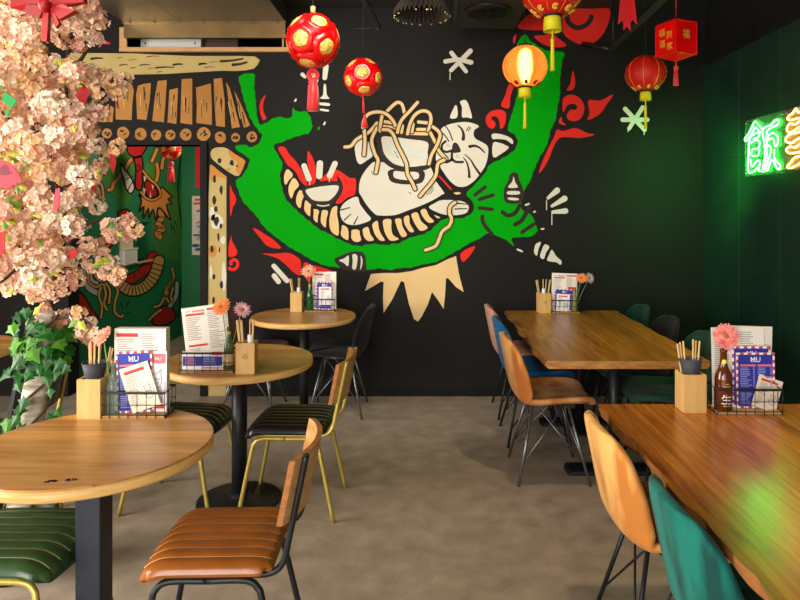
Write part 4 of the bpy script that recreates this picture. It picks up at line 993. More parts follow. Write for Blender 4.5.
def gerbera(label, foot, head, nrm, R, c, c2, rings=3, dense=22, group=None):
    foot, head = Vector(foot), Vector(head); N_ = Vector(nrm).normalized()
    t = thing('cut_flower', label, 'flower', foot, group=group)
    b = MB(); mid = (foot + head) / 2 + Vector((0, 0, .01))
    b.tube([p - foot for p in cr([foot, mid, head - N_ * .004], 6)], .0022, 6); obj('stem', b, m_stem, t)
    q = Vector((0, 0, 1)).rotation_difference(N_).to_matrix()
    pm_ = mat('petals', c, .7, c2=c2, scale=60)
    b = MB(); r = random.Random(int(R * 9999) + dense)
    for k in range(rings):
        Rk = R * (1 - .24 * k); rise = .12 + .38 * k
        for j in range(dense - 3 * k):
            a = 2 * PI * (j + .5 * (k % 2) + r.uniform(-.2, .2)) / (dense - 3 * k); L = Rk * r.uniform(.88, 1.06); wd = R * .13
            e = Vector((math.cos(a), math.sin(a), 0)); s = Vector((-e.y, e.x, 0))
            p = [e * .12 * R - s * wd * .4, e * .12 * R + s * wd * .4, e * L * .62 + s * wd + Vector((0, 0, L * rise * .5)), e * L + s * wd * .35 + Vector((0, 0, L * rise * .55)), e * L - s * wd * .35 + Vector((0, 0, L * rise * .55)), e * L * .62 - s * wd + Vector((0, 0, L * rise * .5))]
            b.add([q @ v + head - foot for v in p], [(0, 1, 2, 5), (5, 2, 3, 4)])
    obj('petals', b, pm_, t)
    b = MB(); b.lathe([(R * .2, 0), (R * .18, R * .12), (0, R * .17)], 14); b.transform(Matrix.Translation(head - foot) @ q.to_4x4()); obj('flower_core', b, m_petal_core, t)
    return t
def glass_bottle(label, c, h, r, gm, deco=None, z0=.0115):
    t = thing('glass_bottle', label, 'bottle', (c[0], c[1], TZ + z0))
    n = r * .38
    prof = [(r * .9, 0), (r, .004), (r, h * .5), (r * .93, h * .58), (r * .62, h * .68), (n * 1.12, h * .76), (n, h * .95), (n * 1.15, h * .955), (n * 1.15, h), (n * .8, h), (n * .8, h * .76)]
    b = MB(); b.lathe(prof, 28); obj('bottle_glass', b, gm, t)
    if deco: deco(t, h, r)
    return t
m_clear = glass('clear_bottle_glass', (196, 214, 206), .22)
m_brown = glass('brown_bottle_glass', (120, 56, 14), .62)
m_greenb = glass('green_bottle_glass', (8, 118, 44), .7)
m_label = mat('cream_bottle_label', (206, 190, 140), .6, c2=(168, 128, 60), scale=30)
m_sticker = mat('yellow_sticker', (232, 226, 60), .5)
def curved_text(s, size, r, z, a0, c, parent, name):
    vs, fs = glyph(s, size, bold=size * .002); b = MB()
    import bmesh
    bm = bmesh.new(); V = [bm.verts.new(v) for v in vs]
    for f_ in fs:
        try: bm.faces.new([V[i] for i in f_])
        except ValueError: pass
    bmesh.ops.triangulate(bm, faces=bm.faces[:])
    for _ in range(4):
        bmesh.ops.subdivide_edges(bm, edges=[e for e in bm.edges if e.calc_length() > r * .2], cuts=1)
        bmesh.ops.triangulate(bm, faces=bm.faces[:])
    bm.verts.index_update()
    b.add([((r + .0012) * math.cos(a0 + v.co.x / r), (r + .0012) * math.sin(a0 + v.co.x / r), z + v.co.y) for v in bm.verts], [tuple(v.index for v in f_.verts) for f_ in bm.faces]); bm.free()
    return obj(name, b, c, parent)

# --- nearest round table
wh = 'the nearest round table'
basket('black wire menu basket on ' + wh, (-1.112, 2.525), .245, .11)
stick_box(wh, (-1.275, 2.507), 0, [(-.016, .0, -.01, 0, .03), (-.008, .005, -.03, .02, .04), (.0, -.006, .02, 0, .035), (.008, .004, .06, 0, .04), (.013, -.004, .05, .02, .036), (.016, .008, .17, -.03, .02), (.014, .014, .2, -.04, .015)], cup=True)
sheet('menu_folder', 'tall white folded menu board standing in the basket on ' + wh, 'menu', (-1.108, 2.548, TZ + .0125), .2, .318, .04, .0, decor=TALL)
sheet('menu_card', 'white card with a red block in the basket on ' + wh, 'menu', (-1.045, 2.515, TZ + .0125), .09, .232, .002, .02, base=6, decor=[('r', .28, .8, .95, .96, 5), ('t', 'MU', .62, .88, .018, 6), *catdoodle(.6, .52, .42), ('r', .05, .05, .9, .12, 1), *lines(.05, .9, .14, .2, 2, 2)])
sheet('menu_card', 'blue menu card leaning in the basket on ' + wh, 'menu', (-1.113, 2.505, TZ + .0125), .14, .235, .002, .02, -.05, base=6, decor=BLUE(.14, .235))
sheet('menu_card', 'small tilted cream card in the basket on ' + wh, 'menu', (-1.066, 2.492, TZ + .03), .115, .175, .002, .03, -.32, base=7, decor=CARD)
glass_bottle('clear glass bottle holding a coral flower on ' + wh, (-1.2, 2.505), .19, .026, m_clear)
gerbera('coral pink flower drooping from the clear bottle on ' + wh, (-1.2, 2.505, TZ + .03), (-1.235, 2.49, TZ + .308), (-.45, -.65, .6), .042, (236, 122, 96), (246, 156, 130))
# --- middle round table
wh = 'the middle round table'
basket('black wire menu basket on ' + wh, (-1.06, 3.205), .262, .115)
stick_box(wh, (-.868, 3.17), .06, [(-.02, -.005, -.1, 0, .010), (-.014, .005, -.09, 0, .012), (-.024, .004, -.12, 0, .009), (-.01, -.008, -.06, 0, .010), (.014, .0, .0, 0, .012), (.02, .006, .03, 0, .013), (.022, -.006, .05, 0, .012)], wrap=(.016, 0, 0), mark=True)
sheet('menu_folder', 'big white printed menu sheet tilted in the basket on ' + wh, 'menu', (-1.06, 3.215, TZ + .0125), .225, .305, .006, .05, -.13, decor=WIDE)
sheet('menu_card', 'low blue and white card lying crosswise in the basket on ' + wh, 'menu', (-1.085, 3.17, TZ + .0125), .2, .088, .002, .03, 0, base=6, decor=[('r', .02, .2, .98, .72, 2), *lines(.08, .45, .26, .68, 4, 5, 3), *lines(.52, .92, .3, .68, 4, 4, 5), ('r', .72, .78, .98, .98, 1), ('r', .5, .06, .98, .12, 1)])
def d2(t, h, r):
    b = MB(); b.lathe([(r + .0006, h * .1), (r + .0006, h * .4)], 24); obj('paper_label', b, m_label, t, label='worn cream label')
    b = MB(); b.lathe([(r * .42, h * .8), (r * .41, h * .9)], 16); obj('neck_label', b, m_label, t)
glass_bottle('green glass bottle with a cream label on ' + wh, (-.962, 3.19), .205, .0235, glass('olive_bottle_glass', (120, 140, 90), .35), d2)
gerbera('orange flower in the bottle on ' + wh, (-.962, 3.19, TZ + .05), (-.995, 3.18, TZ + .316), (-.2, -.75, .5), .047, (240, 120, 50), (250, 160, 90), dense=20)
gerbera('pale pink flower leaning out of the bottle on ' + wh, (-.962, 3.19, TZ + .06), (-.90, 3.2, TZ + .30), (.5, -.6, .5), .045, (240, 172, 180), (250, 196, 196), dense=18, rings=2)
# --- small round table by the wall
wh = 'the small round table by the wall'
basket('black wire menu basket on ' + wh, (-.815, 5.05), .235, .1)
stick_box(wh, (-.992, 5.05), -.03, [(-.022, 0, -.16, 0, .009), (-.016, .006, -.13, 0, .009), (-.018, -.006, -.15, 0, .007), (.01, 0, .0, 0, .013), (.016, .004, .01, 0, .012), (.006, -.004, .02, 0, .012)], wrap=(.01, 0, 0))
sheet('menu_folder', 'white menu board in the basket on ' + wh, 'menu', (-.785, 5.07, TZ + .0125), .185, .29, .015, .02, decor=TALL)
sheet('menu_card', 'blue menu card in the basket on ' + wh, 'menu', (-.79, 5.045, TZ + .0125), .125, .215, .002, .02, .05, base=6, decor=BLUE(.125, .215))
sheet('menu_card', 'small white card before the blue card on ' + wh, 'menu', (-.772, 5.03, TZ + .05), .095, .14, .002, .02, .0, base=6, decor=CARD)
glass_bottle('green glass bottle holding a peach flower on ' + wh, (-.893, 5.04), .215, .026, m_greenb, lambda t, h, r: (lambda b: (b.lathe([(r * .42, h * .8), (r * .4, h * .92)], 16), obj('neck_label', b, m_label, t)))(MB()))
gerbera('peach flower in the green bottle on ' + wh, (-.893, 5.04, TZ + .07), (-.9, 5.03, TZ + .31), (-.1, -.7, .6), .062, (240, 150, 120), (248, 190, 160), dense=18)
# --- long plank table
wh = 'the far end of the long plank table'
basket('black wire menu basket on ' + wh, (1.07, 4.985), .215, .1)
stick_box(wh, (.91, 4.985), .1, [(-.02, 0, -.17, 0, .006), (-.014, .005, -.14, 0, .007), (-.004, 0, .0, 0, .010), (.006, .004, .07, 0, .010), (.014, -.004, .14, 0, .007), (.018, .006, .17, 0, .006), (.02, .0, .15, 0, .009)], wrap=(0, 0, 0), mark=True)
sheet('menu_folder', 'white menu board in the basket on ' + wh, 'menu', (1.065, 5.0, TZ + .0125), .195, .285, .012, .02, .04, decor=[*WIDE, ('r', .64, .52, .96, .64, 1), ('t', 'MENU', .8, .58, .018, 6)][:-1])
sheet('menu_card', 'dark blue menu card in the basket on ' + wh, 'menu', (1.06, 4.978, TZ + .0125), .15, .165, .002, .02, .05, base=6, decor=BLUE(.15, .165, .022))
sheet('menu_card', 'small white card before the blue card on ' + wh, 'menu', (1.05, 4.962, TZ + .0125), .1, .13, .002, .02, .06, base=6, decor=CARD)
glass_bottle('slim clear bottle with yellow green stems on ' + wh, (1.145, 4.97), .17, .02, glass('yellowish_glass', (206, 206, 120), .3))
gerbera('orange flower leaning from the slim bottle on ' + wh, (1.145, 4.97, TZ + .03), (1.195, 4.96, TZ + .265), (-.1, -.8, .5), .045, (238, 122, 54), (248, 160, 96), dense=18)
gerbera('pale lilac flower beside the orange one on ' + wh, (1.148, 4.975, TZ + .03), (1.262, 4.985, TZ + .262), (.4, -.8, .3), .045, (206, 170, 176), (222, 190, 190), dense=16, rings=2)
# --- nearest long table
wh = 'the nearest long table'
basket('black wire menu basket on ' + wh, (1.258, 2.565), .25, .105)
stick_box(wh, (1.052, 2.575), 0, [(-.02, .0, -.14, 0, .02), (-.014, .006, -.11, 0, .024), (-.01, -.004, -.09, 0, .03), (.008, .0, .01, 0, .035), (.014, .005, .04, 0, .03), (.018, -.004, .07, 0, .03)], cup=True)
sheet('menu_folder', 'tall white menu sheet at the back of the basket on ' + wh, 'menu', (1.275, 2.6, TZ + .0125), .215, .315, .003, .02, .03, decor=TALL)
sheet('menu_folder', 'second tall white menu sheet behind the brown bottle on ' + wh, 'menu', (1.25, 2.588, TZ + .0125), .21, .312, .003, .02, -.012, decor=TALL)
sheet('menu_card', 'blue menu card behind the front one in the basket on ' + wh, 'menu', (1.292, 2.572, TZ + .0125), .152, .24, .002, .02, 0, base=6, decor=BLUE(.152, .24))
sheet('menu_card', 'front blue menu card in the basket on ' + wh, 'menu', (1.302, 2.56, TZ + .0125), .152, .217, .002, .02, .0, base=6, decor=BLUE(.152, .217))
sheet('menu_card', 'cream card slanting out of the basket on ' + wh, 'menu', (1.325, 2.545, TZ + .0125), .105, .125, .002, .1, .34, .1, base=7, decor=CARD)
def d5(t, h, r):
    b = MB(); a0 = -PI / 2 - .15; rn = r * .426
    b.grid(lambda u, v: ((rn + .0012) * math.cos(a0 + .009 * v * math.cos(2 * PI * u) / rn), (rn + .0012) * math.sin(a0 + .009 * v * math.cos(2 * PI * u) / rn), h * .8 + .009 * v * math.sin(2 * PI * u)), 20, 5); obj('round_sticker', b, m_sticker, t, label='round yellow sticker')
    curved_text('生', .042, r, h * .2, -PI / 2 - .05, m_white_ink, t, 'writing')
    b = MB()
    for z, w_ in ((.36, .6), (.4, .9), (.44, .5), (.08, .9)):
        b.grid(lambda u, v: ((r + .0006) * math.cos(-PI / 2 + (u - .5) * w_), (r + .0006) * math.sin(-PI / 2 + (u - .5) * w_), h * z + v * .003), 8, 1)
    obj('fine_print', b, m_label, t)
glass_bottle('brown beer bottle with white writing and a yellow sticker on ' + wh, (1.17, 2.548), .236, .0325, m_brown, d5)
gerbera('large coral flower with narrow petals in the brown bottle on ' + wh, (1.17, 2.548, TZ + .07), (1.175, 2.535, TZ + .30), (.0, -.95, .3), .052, (226, 84, 84), (250, 170, 156), rings=4, dense=34)
# ------------------------------------------------------------------ lanterns and hanging decorations
m_lred = mat('glossy_red_plastic', (232, 6, 8), .3, coat=.15, c2=(216, 2, 6), scale=6)
m_lgold = mat('gold_fretwork', (246, 206, 110), .4, c2=(206, 120, 40), scale=90, contrast=(.42, .6))
m_rsilk = mat('red_silk', (222, 16, 20), .45, sheen=.4)
m_yfringe = mat('yellow_fringe', (232, 222, 30), .6, c2=(206, 190, 20), scale=70, stretch=(1, 1, .1))
m_goldprint = mat('gold_print', (232, 186, 66), .4, metal=.3)
m_dkprint = mat('dark_lantern_print', (84, 26, 14), .6)
m_cord = mat('black_cord', (22, 20, 20), .7)
def tassel(parent, z, L, r, m, name='tassel', waist=True):
    b = MB(); b.lathe([(r * .25, z), (r * .8, z - .012), (r * .55, z - .024), (r * .75, z - .03), (r, z - L), (r * .9, z - L - .002), (0, z - L)], 10, wob=lambda a, zz: 1 + .1 * math.cos(5 * a)); return obj(name, b, m, parent)
def petal_ball(label, c, R, tail, seed, cord_top=3.2, group='red petal ball lanterns', rot=(0, 0, 0)):
    t = thing('petal_lantern', label, 'lantern', c, group=group)
    Q = Euler(rot).to_matrix()
    ph = (1 + 5 ** .5) / 2
    dirs = [Vector(v).normalized() for v in ((0, 1, ph), (0, -1, ph), (0, 1, -ph), (0, -1, -ph), (1, ph, 0), (-1, ph, 0), (1, -ph, 0), (-1, -ph, 0), (ph, 0, 1), (-ph, 0, 1), (ph, 0, -1), (-ph, 0, -1))]
    b = MB(); b.lathe([(R * .9 * math.sin(PI * i / 12), -R * .9 * math.cos(PI * i / 12)) for i in range(13)], 24); obj('inner_globe', b, m_lred, t)
    for dv in dirs:
        dv = Q @ dv
        q = Vector((0, 0, 1)).rotation_difference(dv).to_matrix()
        A = .64
        prof = [(R * math.sin(a), R * math.cos(a) * (1.0 + .02 * (1 - (a / A) ** 2) + .085 * math.exp(-((a - .46) / .085) ** 2))) for a in [A * i / 11 for i in range(11, -1, -1)]]
        b = MB(); b.lathe([(r_, z) for r_, z in prof][:-1] + [(0, prof[-1][1])], 20, M=q, wob=lambda a, z: 1 + .03 * math.cos(5 * a)); obj('petal_dome', b, m_lred, t)
        g = MB(); A2 = .34
        g.lathe([(R * math.sin(A2 * i / 4), R * math.cos(A2 * i / 4) * (1.03 + .015 * (1 - (i / 4) ** 2))) for i in range(4, 0, -1)] + [(0, R * 1.047)], 18, M=q, wob=lambda a, z: 1 + .05 * math.cos(5 * a)); obj('gold_disc', g, m_lgold, t, 'gold fretwork disc')
    b = MB(); b.tube([(0, 0, R * .95), (0, 0, cord_top - c[2])], .003, 6); obj('cord', b, m_cord, t)
    b = MB()
    if tail > .1:
        b.tube([(0, 0, -R * .95), (0, 0, -R - tail * .25)], .004, 6); obj('tail_cord', b, m_rsilk, t)
    return t
# big and small petal balls
c = at(313, 41, 3.5); t = petal_ball('large red petal ball lantern with gold discs and a knotted tassel', c, .138, .2, 1, rot=(.35, .25, .3))
b = MB(); b.tube([(.028 * math.cos(k * PI / 6), .004 * math.sin(k * PI / 3), -.185 + .03 * math.sin(k * PI / 6)) for k in range(12)], .008, 6, closed=True); b.tube([(.018 * math.cos(k * PI / 4), 0, -.185 + .018 * math.sin(k * PI / 4)) for k in range(8)], .006, 6, closed=True); obj('knot', b, m_rsilk, t)
tassel(t, -.21, .165, .034, m_rsilk)
b = MB(); b.lathe([(.013, 0), (.013, .035)], 10, (0, 0, .15)); obj('wooden_bead', b, m_pine, t)
c = at(363, 77, 4.5); t = petal_ball('small red petal ball lantern with a long thin tail', c, .125, .5, 2, rot=(.9, .5, 0))
b = MB(); b.tube([(0, 0, -.12), (.012, 0, -.27)], .003, 6); obj('tail_string', b, m_rsilk, t)
b = MB(); b.lathe([(.008, -.265), (.012, -.285), (.024, -.35), (0, -.35)], 8, (.012, 0, 0)); obj('tassel', b, m_rsilk, t)
c = Vector((-2.52, 6.45, 2.13)); t = petal_ball('red petal ball lantern hanging in the green passage', c, .095, .3, 3, cord_top=2.6)
b = MB(); b.lathe([(.03 * math.sin(PI * i / 8), -.14 - .03 * math.cos(PI * i / 8)) for i in range(9)], 12); obj('bead', b, m_rsilk, t); tassel(t, -.17, .15, .036, m_rsilk)

def paper_lantern(label, c, R, shell_m, zs=.9, cord_top=3.2, lit=None, line_m=None):
    t = thing('paper_lantern', label, 'lantern', c, group='round paper lanterns')
    prof = []
    n = 56
    for i in range(n + 1):
        a = -PI / 2 + .3 + (PI - .6) * i / n
        rib = 1 + .012 * (1 if i % 2 else -1)
        prof.append((R * math.cos(a) * rib, R * zs * math.sin(a)))
    b = MB(); b.lathe(prof, 40); obj('paper_shade', b, shell_m, t)
    zt = R * zs * math.sin(PI / 2 - .3); rt = R * math.cos(PI / 2 - .3)
    b = MB(); b.lathe([(rt * 1.03, zt - .006), (rt * 1.03, zt + .01), (rt * .9, zt + .01), (rt * .9, zt - .006), (rt * 1.03, zt - .006)], 28); b.tube([(-rt, 0, zt), (0, 0, zt + .03), (rt, 0, zt)], .003, 5); obj('hoop', b, m_cord, t)
    b = MB(); b.lathe([(rt * 1.03, -zt - .01), (rt * 1.03, -zt + .006), (rt * .9, -zt + .006), (rt * .9, -zt - .01), (rt * 1.03, -zt - .01)], 28)
    obj('hoop', b, m_cord, t)
    b = MB()
    for k in range(8):
        a0 = k * PI / 4 + .35
        b.tube([(p[0] * 1.008 * math.cos(a0), p[0] * 1.008 * math.sin(a0), p[1]) for p in prof[2:-2:3]], .0016, 4)
    obj('rib_wire', b, line_m or m_dkprint, t)
    for k in range(8):                                            # printed emblems below the belly
        b = MB(); a0 = k * PI / 4 + .74; el = -.95
        for j in range(7):
            a1 = j * 2 * PI / 7; da, de = (.11 * math.cos(a1), .09 * math.sin(a1)) if j else (0, 0)
            cx = Vector((math.cos(el + de) * math.cos(a0 + da), math.cos(el + de) * math.sin(a0 + da), math.sin(el + de) * zs)) * R * 1.02
            b.lathe([(R * .045 * math.sin(PI * i / 4), R * .045 * -math.cos(PI * i / 4)) for i in range(5)], 6, cx)
        obj('printed_emblem', b, line_m or m_dkprint, t)
    b = MB(); fr = R * .27
    b.lathe([(fr * .95, -zt - .002), (fr, -zt - .03), (fr * 1.04, -zt - R * .5), (fr * .97, -zt - R * .5), (fr * .9, -zt - .004)], 44, wob=lambda a, z: 1 + .03 * math.cos(22 * a)); obj('fringe', b, m_yfringe, t, label='yellow fringe')
    z0 = -zt - R * .5
    b = MB(); b.tube([(0, 0, -zt + .01), (0, 0, z0 - .05)], .004, 6); b.lathe([(.006, z0 - .03), (.011, z0 - .045), (.009, z0 - .06), (.012, z0 - .2), (0, z0 - .2)], 8); obj('tassel', b, m_yfringe, t, label='thin yellow tassel')
    b = MB(); b.tube([(0, 0, zt + .028), (0, 0, cord_top - c[2])], .003, 6); obj('cord', b, m_cord, t)
    if lit:
        b = MB(); b.lathe([(.0, -.095), (.02, -.085), (.034, -.03), (.036, .03), (.026, .08), (.0, .095)], 16); obj('bulb', b, lit, t, label='glowing bulb')
        b = MB(); b.tube([(0, 0, .088), (0, 0, zt + .02)], .008, 6); obj('lamp_holder', b, m_cord, t)
    return t
def paper_mat(name, c, tr, emit=None, estr=0):
    m = bpy.data.materials.new(name); m.use_nodes = True; nt = m.node_tree; N = nt.nodes.new; L = nt.links.new
    out = nt.nodes['Material Output']; b = nt.nodes['Principled BSDF']
    b.inputs['Base Color'].default_value = rgb(c); b.inputs['Roughness'].default_value = .5
    if emit: b.inputs['Emission Color'].default_value = rgb(emit); b.inputs['Emission Strength'].default_value = estr
    t1_ = N('ShaderNodeBsdfTranslucent'); t1_.inputs['Color'].default_value = rgb(c)
    m1 = N('ShaderNodeMixShader'); m1.inputs[0].default_value = tr; L(b.outputs[0], m1.inputs[1]); L(t1_.outputs[0], m1.inputs[2])
    t2_ = N('ShaderNodeBsdfRefraction'); t2_.inputs['Roughness'].default_value = .42; t2_.inputs['IOR'].default_value = 1.22; t2_.inputs['Color'].default_value = rgb((255, 226, 150) if emit else c)
    m2 = N('ShaderNodeMixShader'); m2.inputs[0].default_value = .5 if emit else .0; L(m1.outputs[0], m2.inputs[1]); L(t2_.outputs[0], m2.inputs[2])
    L(m2.outputs[0], out.inputs['Surface']); return m
m_bulb = mat('lit_bulb', (255, 220, 150), .5, emit=(255, 214, 120), estr=16)
m_pink = paper_mat('lit_salmon_paper', (255, 140, 84), .6, (255, 122, 66), .4)
m_redpaper = paper_mat('red_lantern_silk', (222, 22, 12), .25)
paper_lantern('lit salmon orange paper lantern glowing in front of the green dragon tail', at(525, 66.5, 4.2), .143, m_pink, .95, lit=m_bulb)
paper_lantern('red paper lantern with yellow fringe cut off by the top of the view', at(552.5, -12, 3.3), .162, m_redpaper, .9, line_m=m_goldprint)
paper_lantern('red paper lantern with yellow fringe below the red box lantern', at(645.5, 73.5, 4.6), .138, m_redpaper, .92, line_m=m_goldprint)
# square red box lantern
c = at(676, 40, 4.3)
t = thing('box_lantern', 'red square box lantern with gold characters on its sides', 'lantern', c, .415)
s = .088; h = .105
b = MB()
b.box(-s, s, -s, s, -h, h)
b.add([(-s, -s, h), (s, -s, h), (s, s, h), (-s, s, h), (0, 0, h + .045)], [(0, 1, 4), (1, 2, 4), (2, 3, 4), (3, 0, 4)])
b.add([(-s, -s, -h), (s, -s, -h), (s, s, -h), (-s, s, -h), (0, 0, -h - .04)], [(1, 0, 4), (2, 1, 4), (3, 2, 4), (0, 3, 4)])
obj('lantern_body', b, m_lred, t)
b = MB(); r_ = .004
for z in (-h, h):
    pts = []
    for (x0, y0, x1, y1) in ((-s, -s, s, -s), (s, -s, s, s), (s, s, -s, s), (-s, s, -s, -s)):
        for k in range(12): pts.append((x0 + (x1 - x0) * k / 12, y0 + (y1 - y0) * k / 12, z + (.004 if k % 2 else -.004)))
    b.tube(pts, r_, 5, closed=True)
for x in (-s, s):
    for y in (-s, s): b.tube([(x * (1 + .03 * (k % 2)), y * (1 + .03 * (k % 2)), -h + 2 * h * k / 14) for k in range(15)], r_, 5)
obj('scalloped_frame', b, m_lred, t)
def on_face(s_, size, u, z, rotz, m=0):
    b = MB(); vs, fs = glyph(s_, size, bold=size * .008); M_ = Matrix.Rotation(rotz, 4, 'Z')
    b.add([M_ @ Vector((u + v.x, -s - .0012, z + v.y)) for v in vs], fs, m); obj('gold_character', b, m_goldprint, t)
for ch, u, z in (('福', -.035, .045), ('到', .03, .02), ('滿', -.03, -.03), ('家', .035, -.055)): on_face(ch, .055, u, z, -PI / 2)
for k in (0, 1, 2): on_face('福', .062, 0, .02, k * PI / 2)

b = MB(); b.tube([(0, 0, h + .045), (0, 0, 3.2 - c.z)], .0025, 6); obj('cord', b, m_rsilk, t)
b = MB(); b.tube([(0, 0, -h - .03), (0, 0, -h - .09)], .004, 6); b.lathe([(.004, -h - .06), (.016, -h - .075), (.012, -h - .09)], 8); obj('tail_knot', b, m_rsilk, t)
tassel(t, -h - .085, .11, .017, m_rsilk)
# red tassel cut off at the top
c = at(627, -6, 4.0)
t = thing('silk_tassel', 'red pointed silk tassel hanging at the top left of the box lantern', 'tassel', c)
b = MB()
for k, (x0, x1, L) in enumerate(((-.05, -.012, .19), (-.02, .02, .225), (.012, .055, .185))):
    b.add([(x0 * .6, -.004 + k * .004, .1), (x1 * .6, -.004 + k * .004, .1), (x1 * 1.15, -.008 + k * .006, -L), ((x0 + x1) / 2 * 1.1, -.008 + k * .006, -L + .025), (x0 * 1.15, -.008 + k * .006, -L)], [(0, 1, 2, 3, 4)])
obj('silk_strips', b, m_rsilk, t, solid=.003)
b = MB(); b.lathe([(.02, .08), (.032, .12), (.02, .16)], 12); b.tube([(0, 0, .15), (0, 0, 3.2 - c.z)], .004, 6); obj('knot', b, m_rsilk, t)

# neon signs on the right wall
def on_right(px, py, off=0):
    X = RIGHT - .05 - off; d = X * F / (px - VX); return Vector((X, d, CH - (py - HY) * d / F))
m_ng = mat('green_neon', (190, 255, 200), .4, emit=(70, 255, 90), estr=15)
m_no = mat('amber_neon', (255, 236, 190), .4, emit=(255, 186, 84), estr=8)
m_acryl_g = glass('clear_acrylic', (190, 230, 200), .12)
m_acryl_o = glass('warm_clear_acrylic', (230, 214, 190), .12)
def neon(label, quad, strokes, tube_m, back_m, org):
    t = thing('neon_sign', label, 'neon sign', org, group='neon signs on the right wall')
    P = [on_right(*q) for q in quad]
    ya, yb = max(P[0].y, P[3].y), min(P[1].y, P[2].y); z1 = (P[0].z + P[1].z) / 2; z0 = (P[2].z + P[3].z) / 2
    b = MB(); b.box(RIGHT - .05, RIGHT - .042, yb, ya, z0, z1); b.transform(Matrix.Translation(-Vector(org))); obj('backing_panel', b, back_m, t)
    b = MB()
    for y in (yb + .02, ya - .02):
        for z in (z0 + .02, z1 - .02): b.tube([(RIGHT - .058, y, z), (RIGHT - .016, y, z)], .006, 8)
    b.transform(Matrix.Translation(-Vector(org))); obj('stand_off', b, m_steel, t)
    for q, closed in strokes:
        b = MB(); b.tube([on_right(x, y, .012) - Vector(org) for x, y in [(p.x, p.y) for p in cr([(x, y, 0) for x, y in q], 4, closed)]], .0046, 8, closed=closed); obj('neon_tube', b, tube_m, t)
    return t
n5 = lambda q: S(735, 95, 5.4545, q)
G = [(n5([(62, 250), (55, 238), (78, 205), (100, 158), (112, 146), (130, 165), (150, 188), (143, 204), (122, 186), (108, 178), (92, 212)]), True),
     (n5([(92, 215), (78, 250), (74, 330), (70, 402), (80, 424), (100, 418), (120, 398)]), False),
     (n5([(96, 220), (118, 205), (134, 214), (124, 232), (100, 238)]), False), (n5([(88, 262), (110, 246), (134, 256), (128, 290), (96, 296), (90, 330), (124, 330), (134, 300)]), False),
     (n5([(84, 350), (92, 390), (108, 372), (126, 356), (136, 372), (128, 410), (140, 416)]), False),
     (n5([(150, 410), (164, 330), (158, 250), (150, 200), (164, 176), (196, 164), (222, 136), (240, 140), (232, 162), (196, 180), (176, 196), (172, 240), (174, 330), (160, 408)]), True),
     (n5([(178, 248), (184, 218), (212, 208), (234, 232), (230, 272), (216, 276), (212, 246), (196, 236)]), True),
     (n5([(176, 270), (196, 290), (190, 330), (170, 396), (178, 410), (202, 350), (226, 396), (242, 404), (246, 384), (216, 346), (214, 296)]), False)]
neon('green neon sign of one outlined character on the right wall', [(745, 121), (784, 110.5), (784, 172), (745, 177.5)], G, m_ng, m_acryl_g, on_right(765, 145))
O = [(n5([(296, 112), (318, 96), (332, 74), (346, 96), (372, 88), (420, 110), (380, 130), (346, 126), (310, 136), (286, 132)]), True),
     (n5([(284, 180), (300, 156), (330, 160), (360, 140), (420, 150), (400, 176), (350, 176), (320, 196), (290, 202)]), True),
     (n5([(278, 236), (300, 214), (336, 206), (380, 190), (430, 214), (390, 226), (340, 240), (310, 262), (282, 256)]), True),
     (n5([(280, 300), (300, 282), (330, 286), (372, 256), (430, 270), (384, 300), (344, 312), (300, 318)]), True),
     (n5([(284, 392), (306, 366), (330, 340), (380, 330), (430, 350), (370, 362), (336, 384), (300, 398)]), True)]
neon('amber neon sign of a brushed character beside the green one', [(785, 110), (836, 97), (836, 164.5), (785, 171.8)], O, m_no, m_acryl_o, on_right(810, 140))

# posters and the boxes in the passage
def poster(label, px0, px1, py0, py1, mats, draw):
    a_, b_ = at(px0, py1, PB - .006), at(px1, py0, PB - .006)
    t = thing('poster', label, 'poster', ((a_.x + b_.x) / 2, PB - .004, a_.z))
    w_, h_ = b_.x - a_.x, b_.z - a_.z
    b = MB(); b.box(-w_ / 2, w_ / 2, -.003, .003, 0, h_); draw(b, w_, h_); obj('sheet', b, mats, t)
def dr1(b, w_, h_):
    vs, fs = glyph('ラ', .2, bold=.006)
    b.add([(v.x - w_ / 2 + .1, -.0036, h_ * .84 + v.y) for v in vs], fs, 1)
    r = random.Random(4)
    for k in range(30):
        x, z = r.uniform(-w_ / 2 + .03, w_ / 2 - .04), h_ * r.uniform(.06, .5); rr = r.uniform(.014, .045)
        b.add([(x + rr * math.cos(a) * 1.4, -.0036 - k * .00005, z + rr * math.sin(a) * .6) for a in [j * PI / 4 for j in range(8)]], [tuple(range(8))], 2 if k % 3 else 3)
    for k in range(5):
        x, z = r.uniform(-.1, w_ / 2 - .03), h_ * r.uniform(.5, .66); b.add([(x - .03, -.0036, z), (x + .03, -.0036, z + .01), (x + .02, -.0036, z + .04)], [(0, 1, 2)], 1)
poster('white paper poster with red writing and dark blue shapes in the passage', 192, 218, 196, 255, [mat('poster_paper', (214, 206, 190), .7), mat('poster_red', (214, 76, 48), .7), mat('poster_navy', (64, 88, 112), .7), mat('poster_grey', (150, 160, 160), .7)], dr1)
def dr2(b, w_, h_):
    b.add([(w_ / 2 - .16 + .05 * math.cos(a), -.0036, h_ * .5 + .05 * math.sin(a)) for a in [j * PI / 8 for j in range(16)]], [tuple(range(16))], 1)
poster('red poster with a pale disc above the white one in the passage', 195.5, 222, 142, 187.5, [mat('poster_scarlet', (206, 22, 30), .6), mat('poster_disc', (230, 200, 180), .6)], dr2)
b = MB(); b.box(PX0 - .14, PX0 + .03, NY0 - .05, NY1 + .01, NZ0 - .02, NZ0); o = obj('niche_shelf', b, m_pine); tag(o, 'pale wooden shelf board in the wall niche of the green passage', 'shelf')
t = thing('storage_tub', 'cloudy plastic tub standing on the niche shelf', 'tub', (PX0 - .03, 6.47, NZ0))
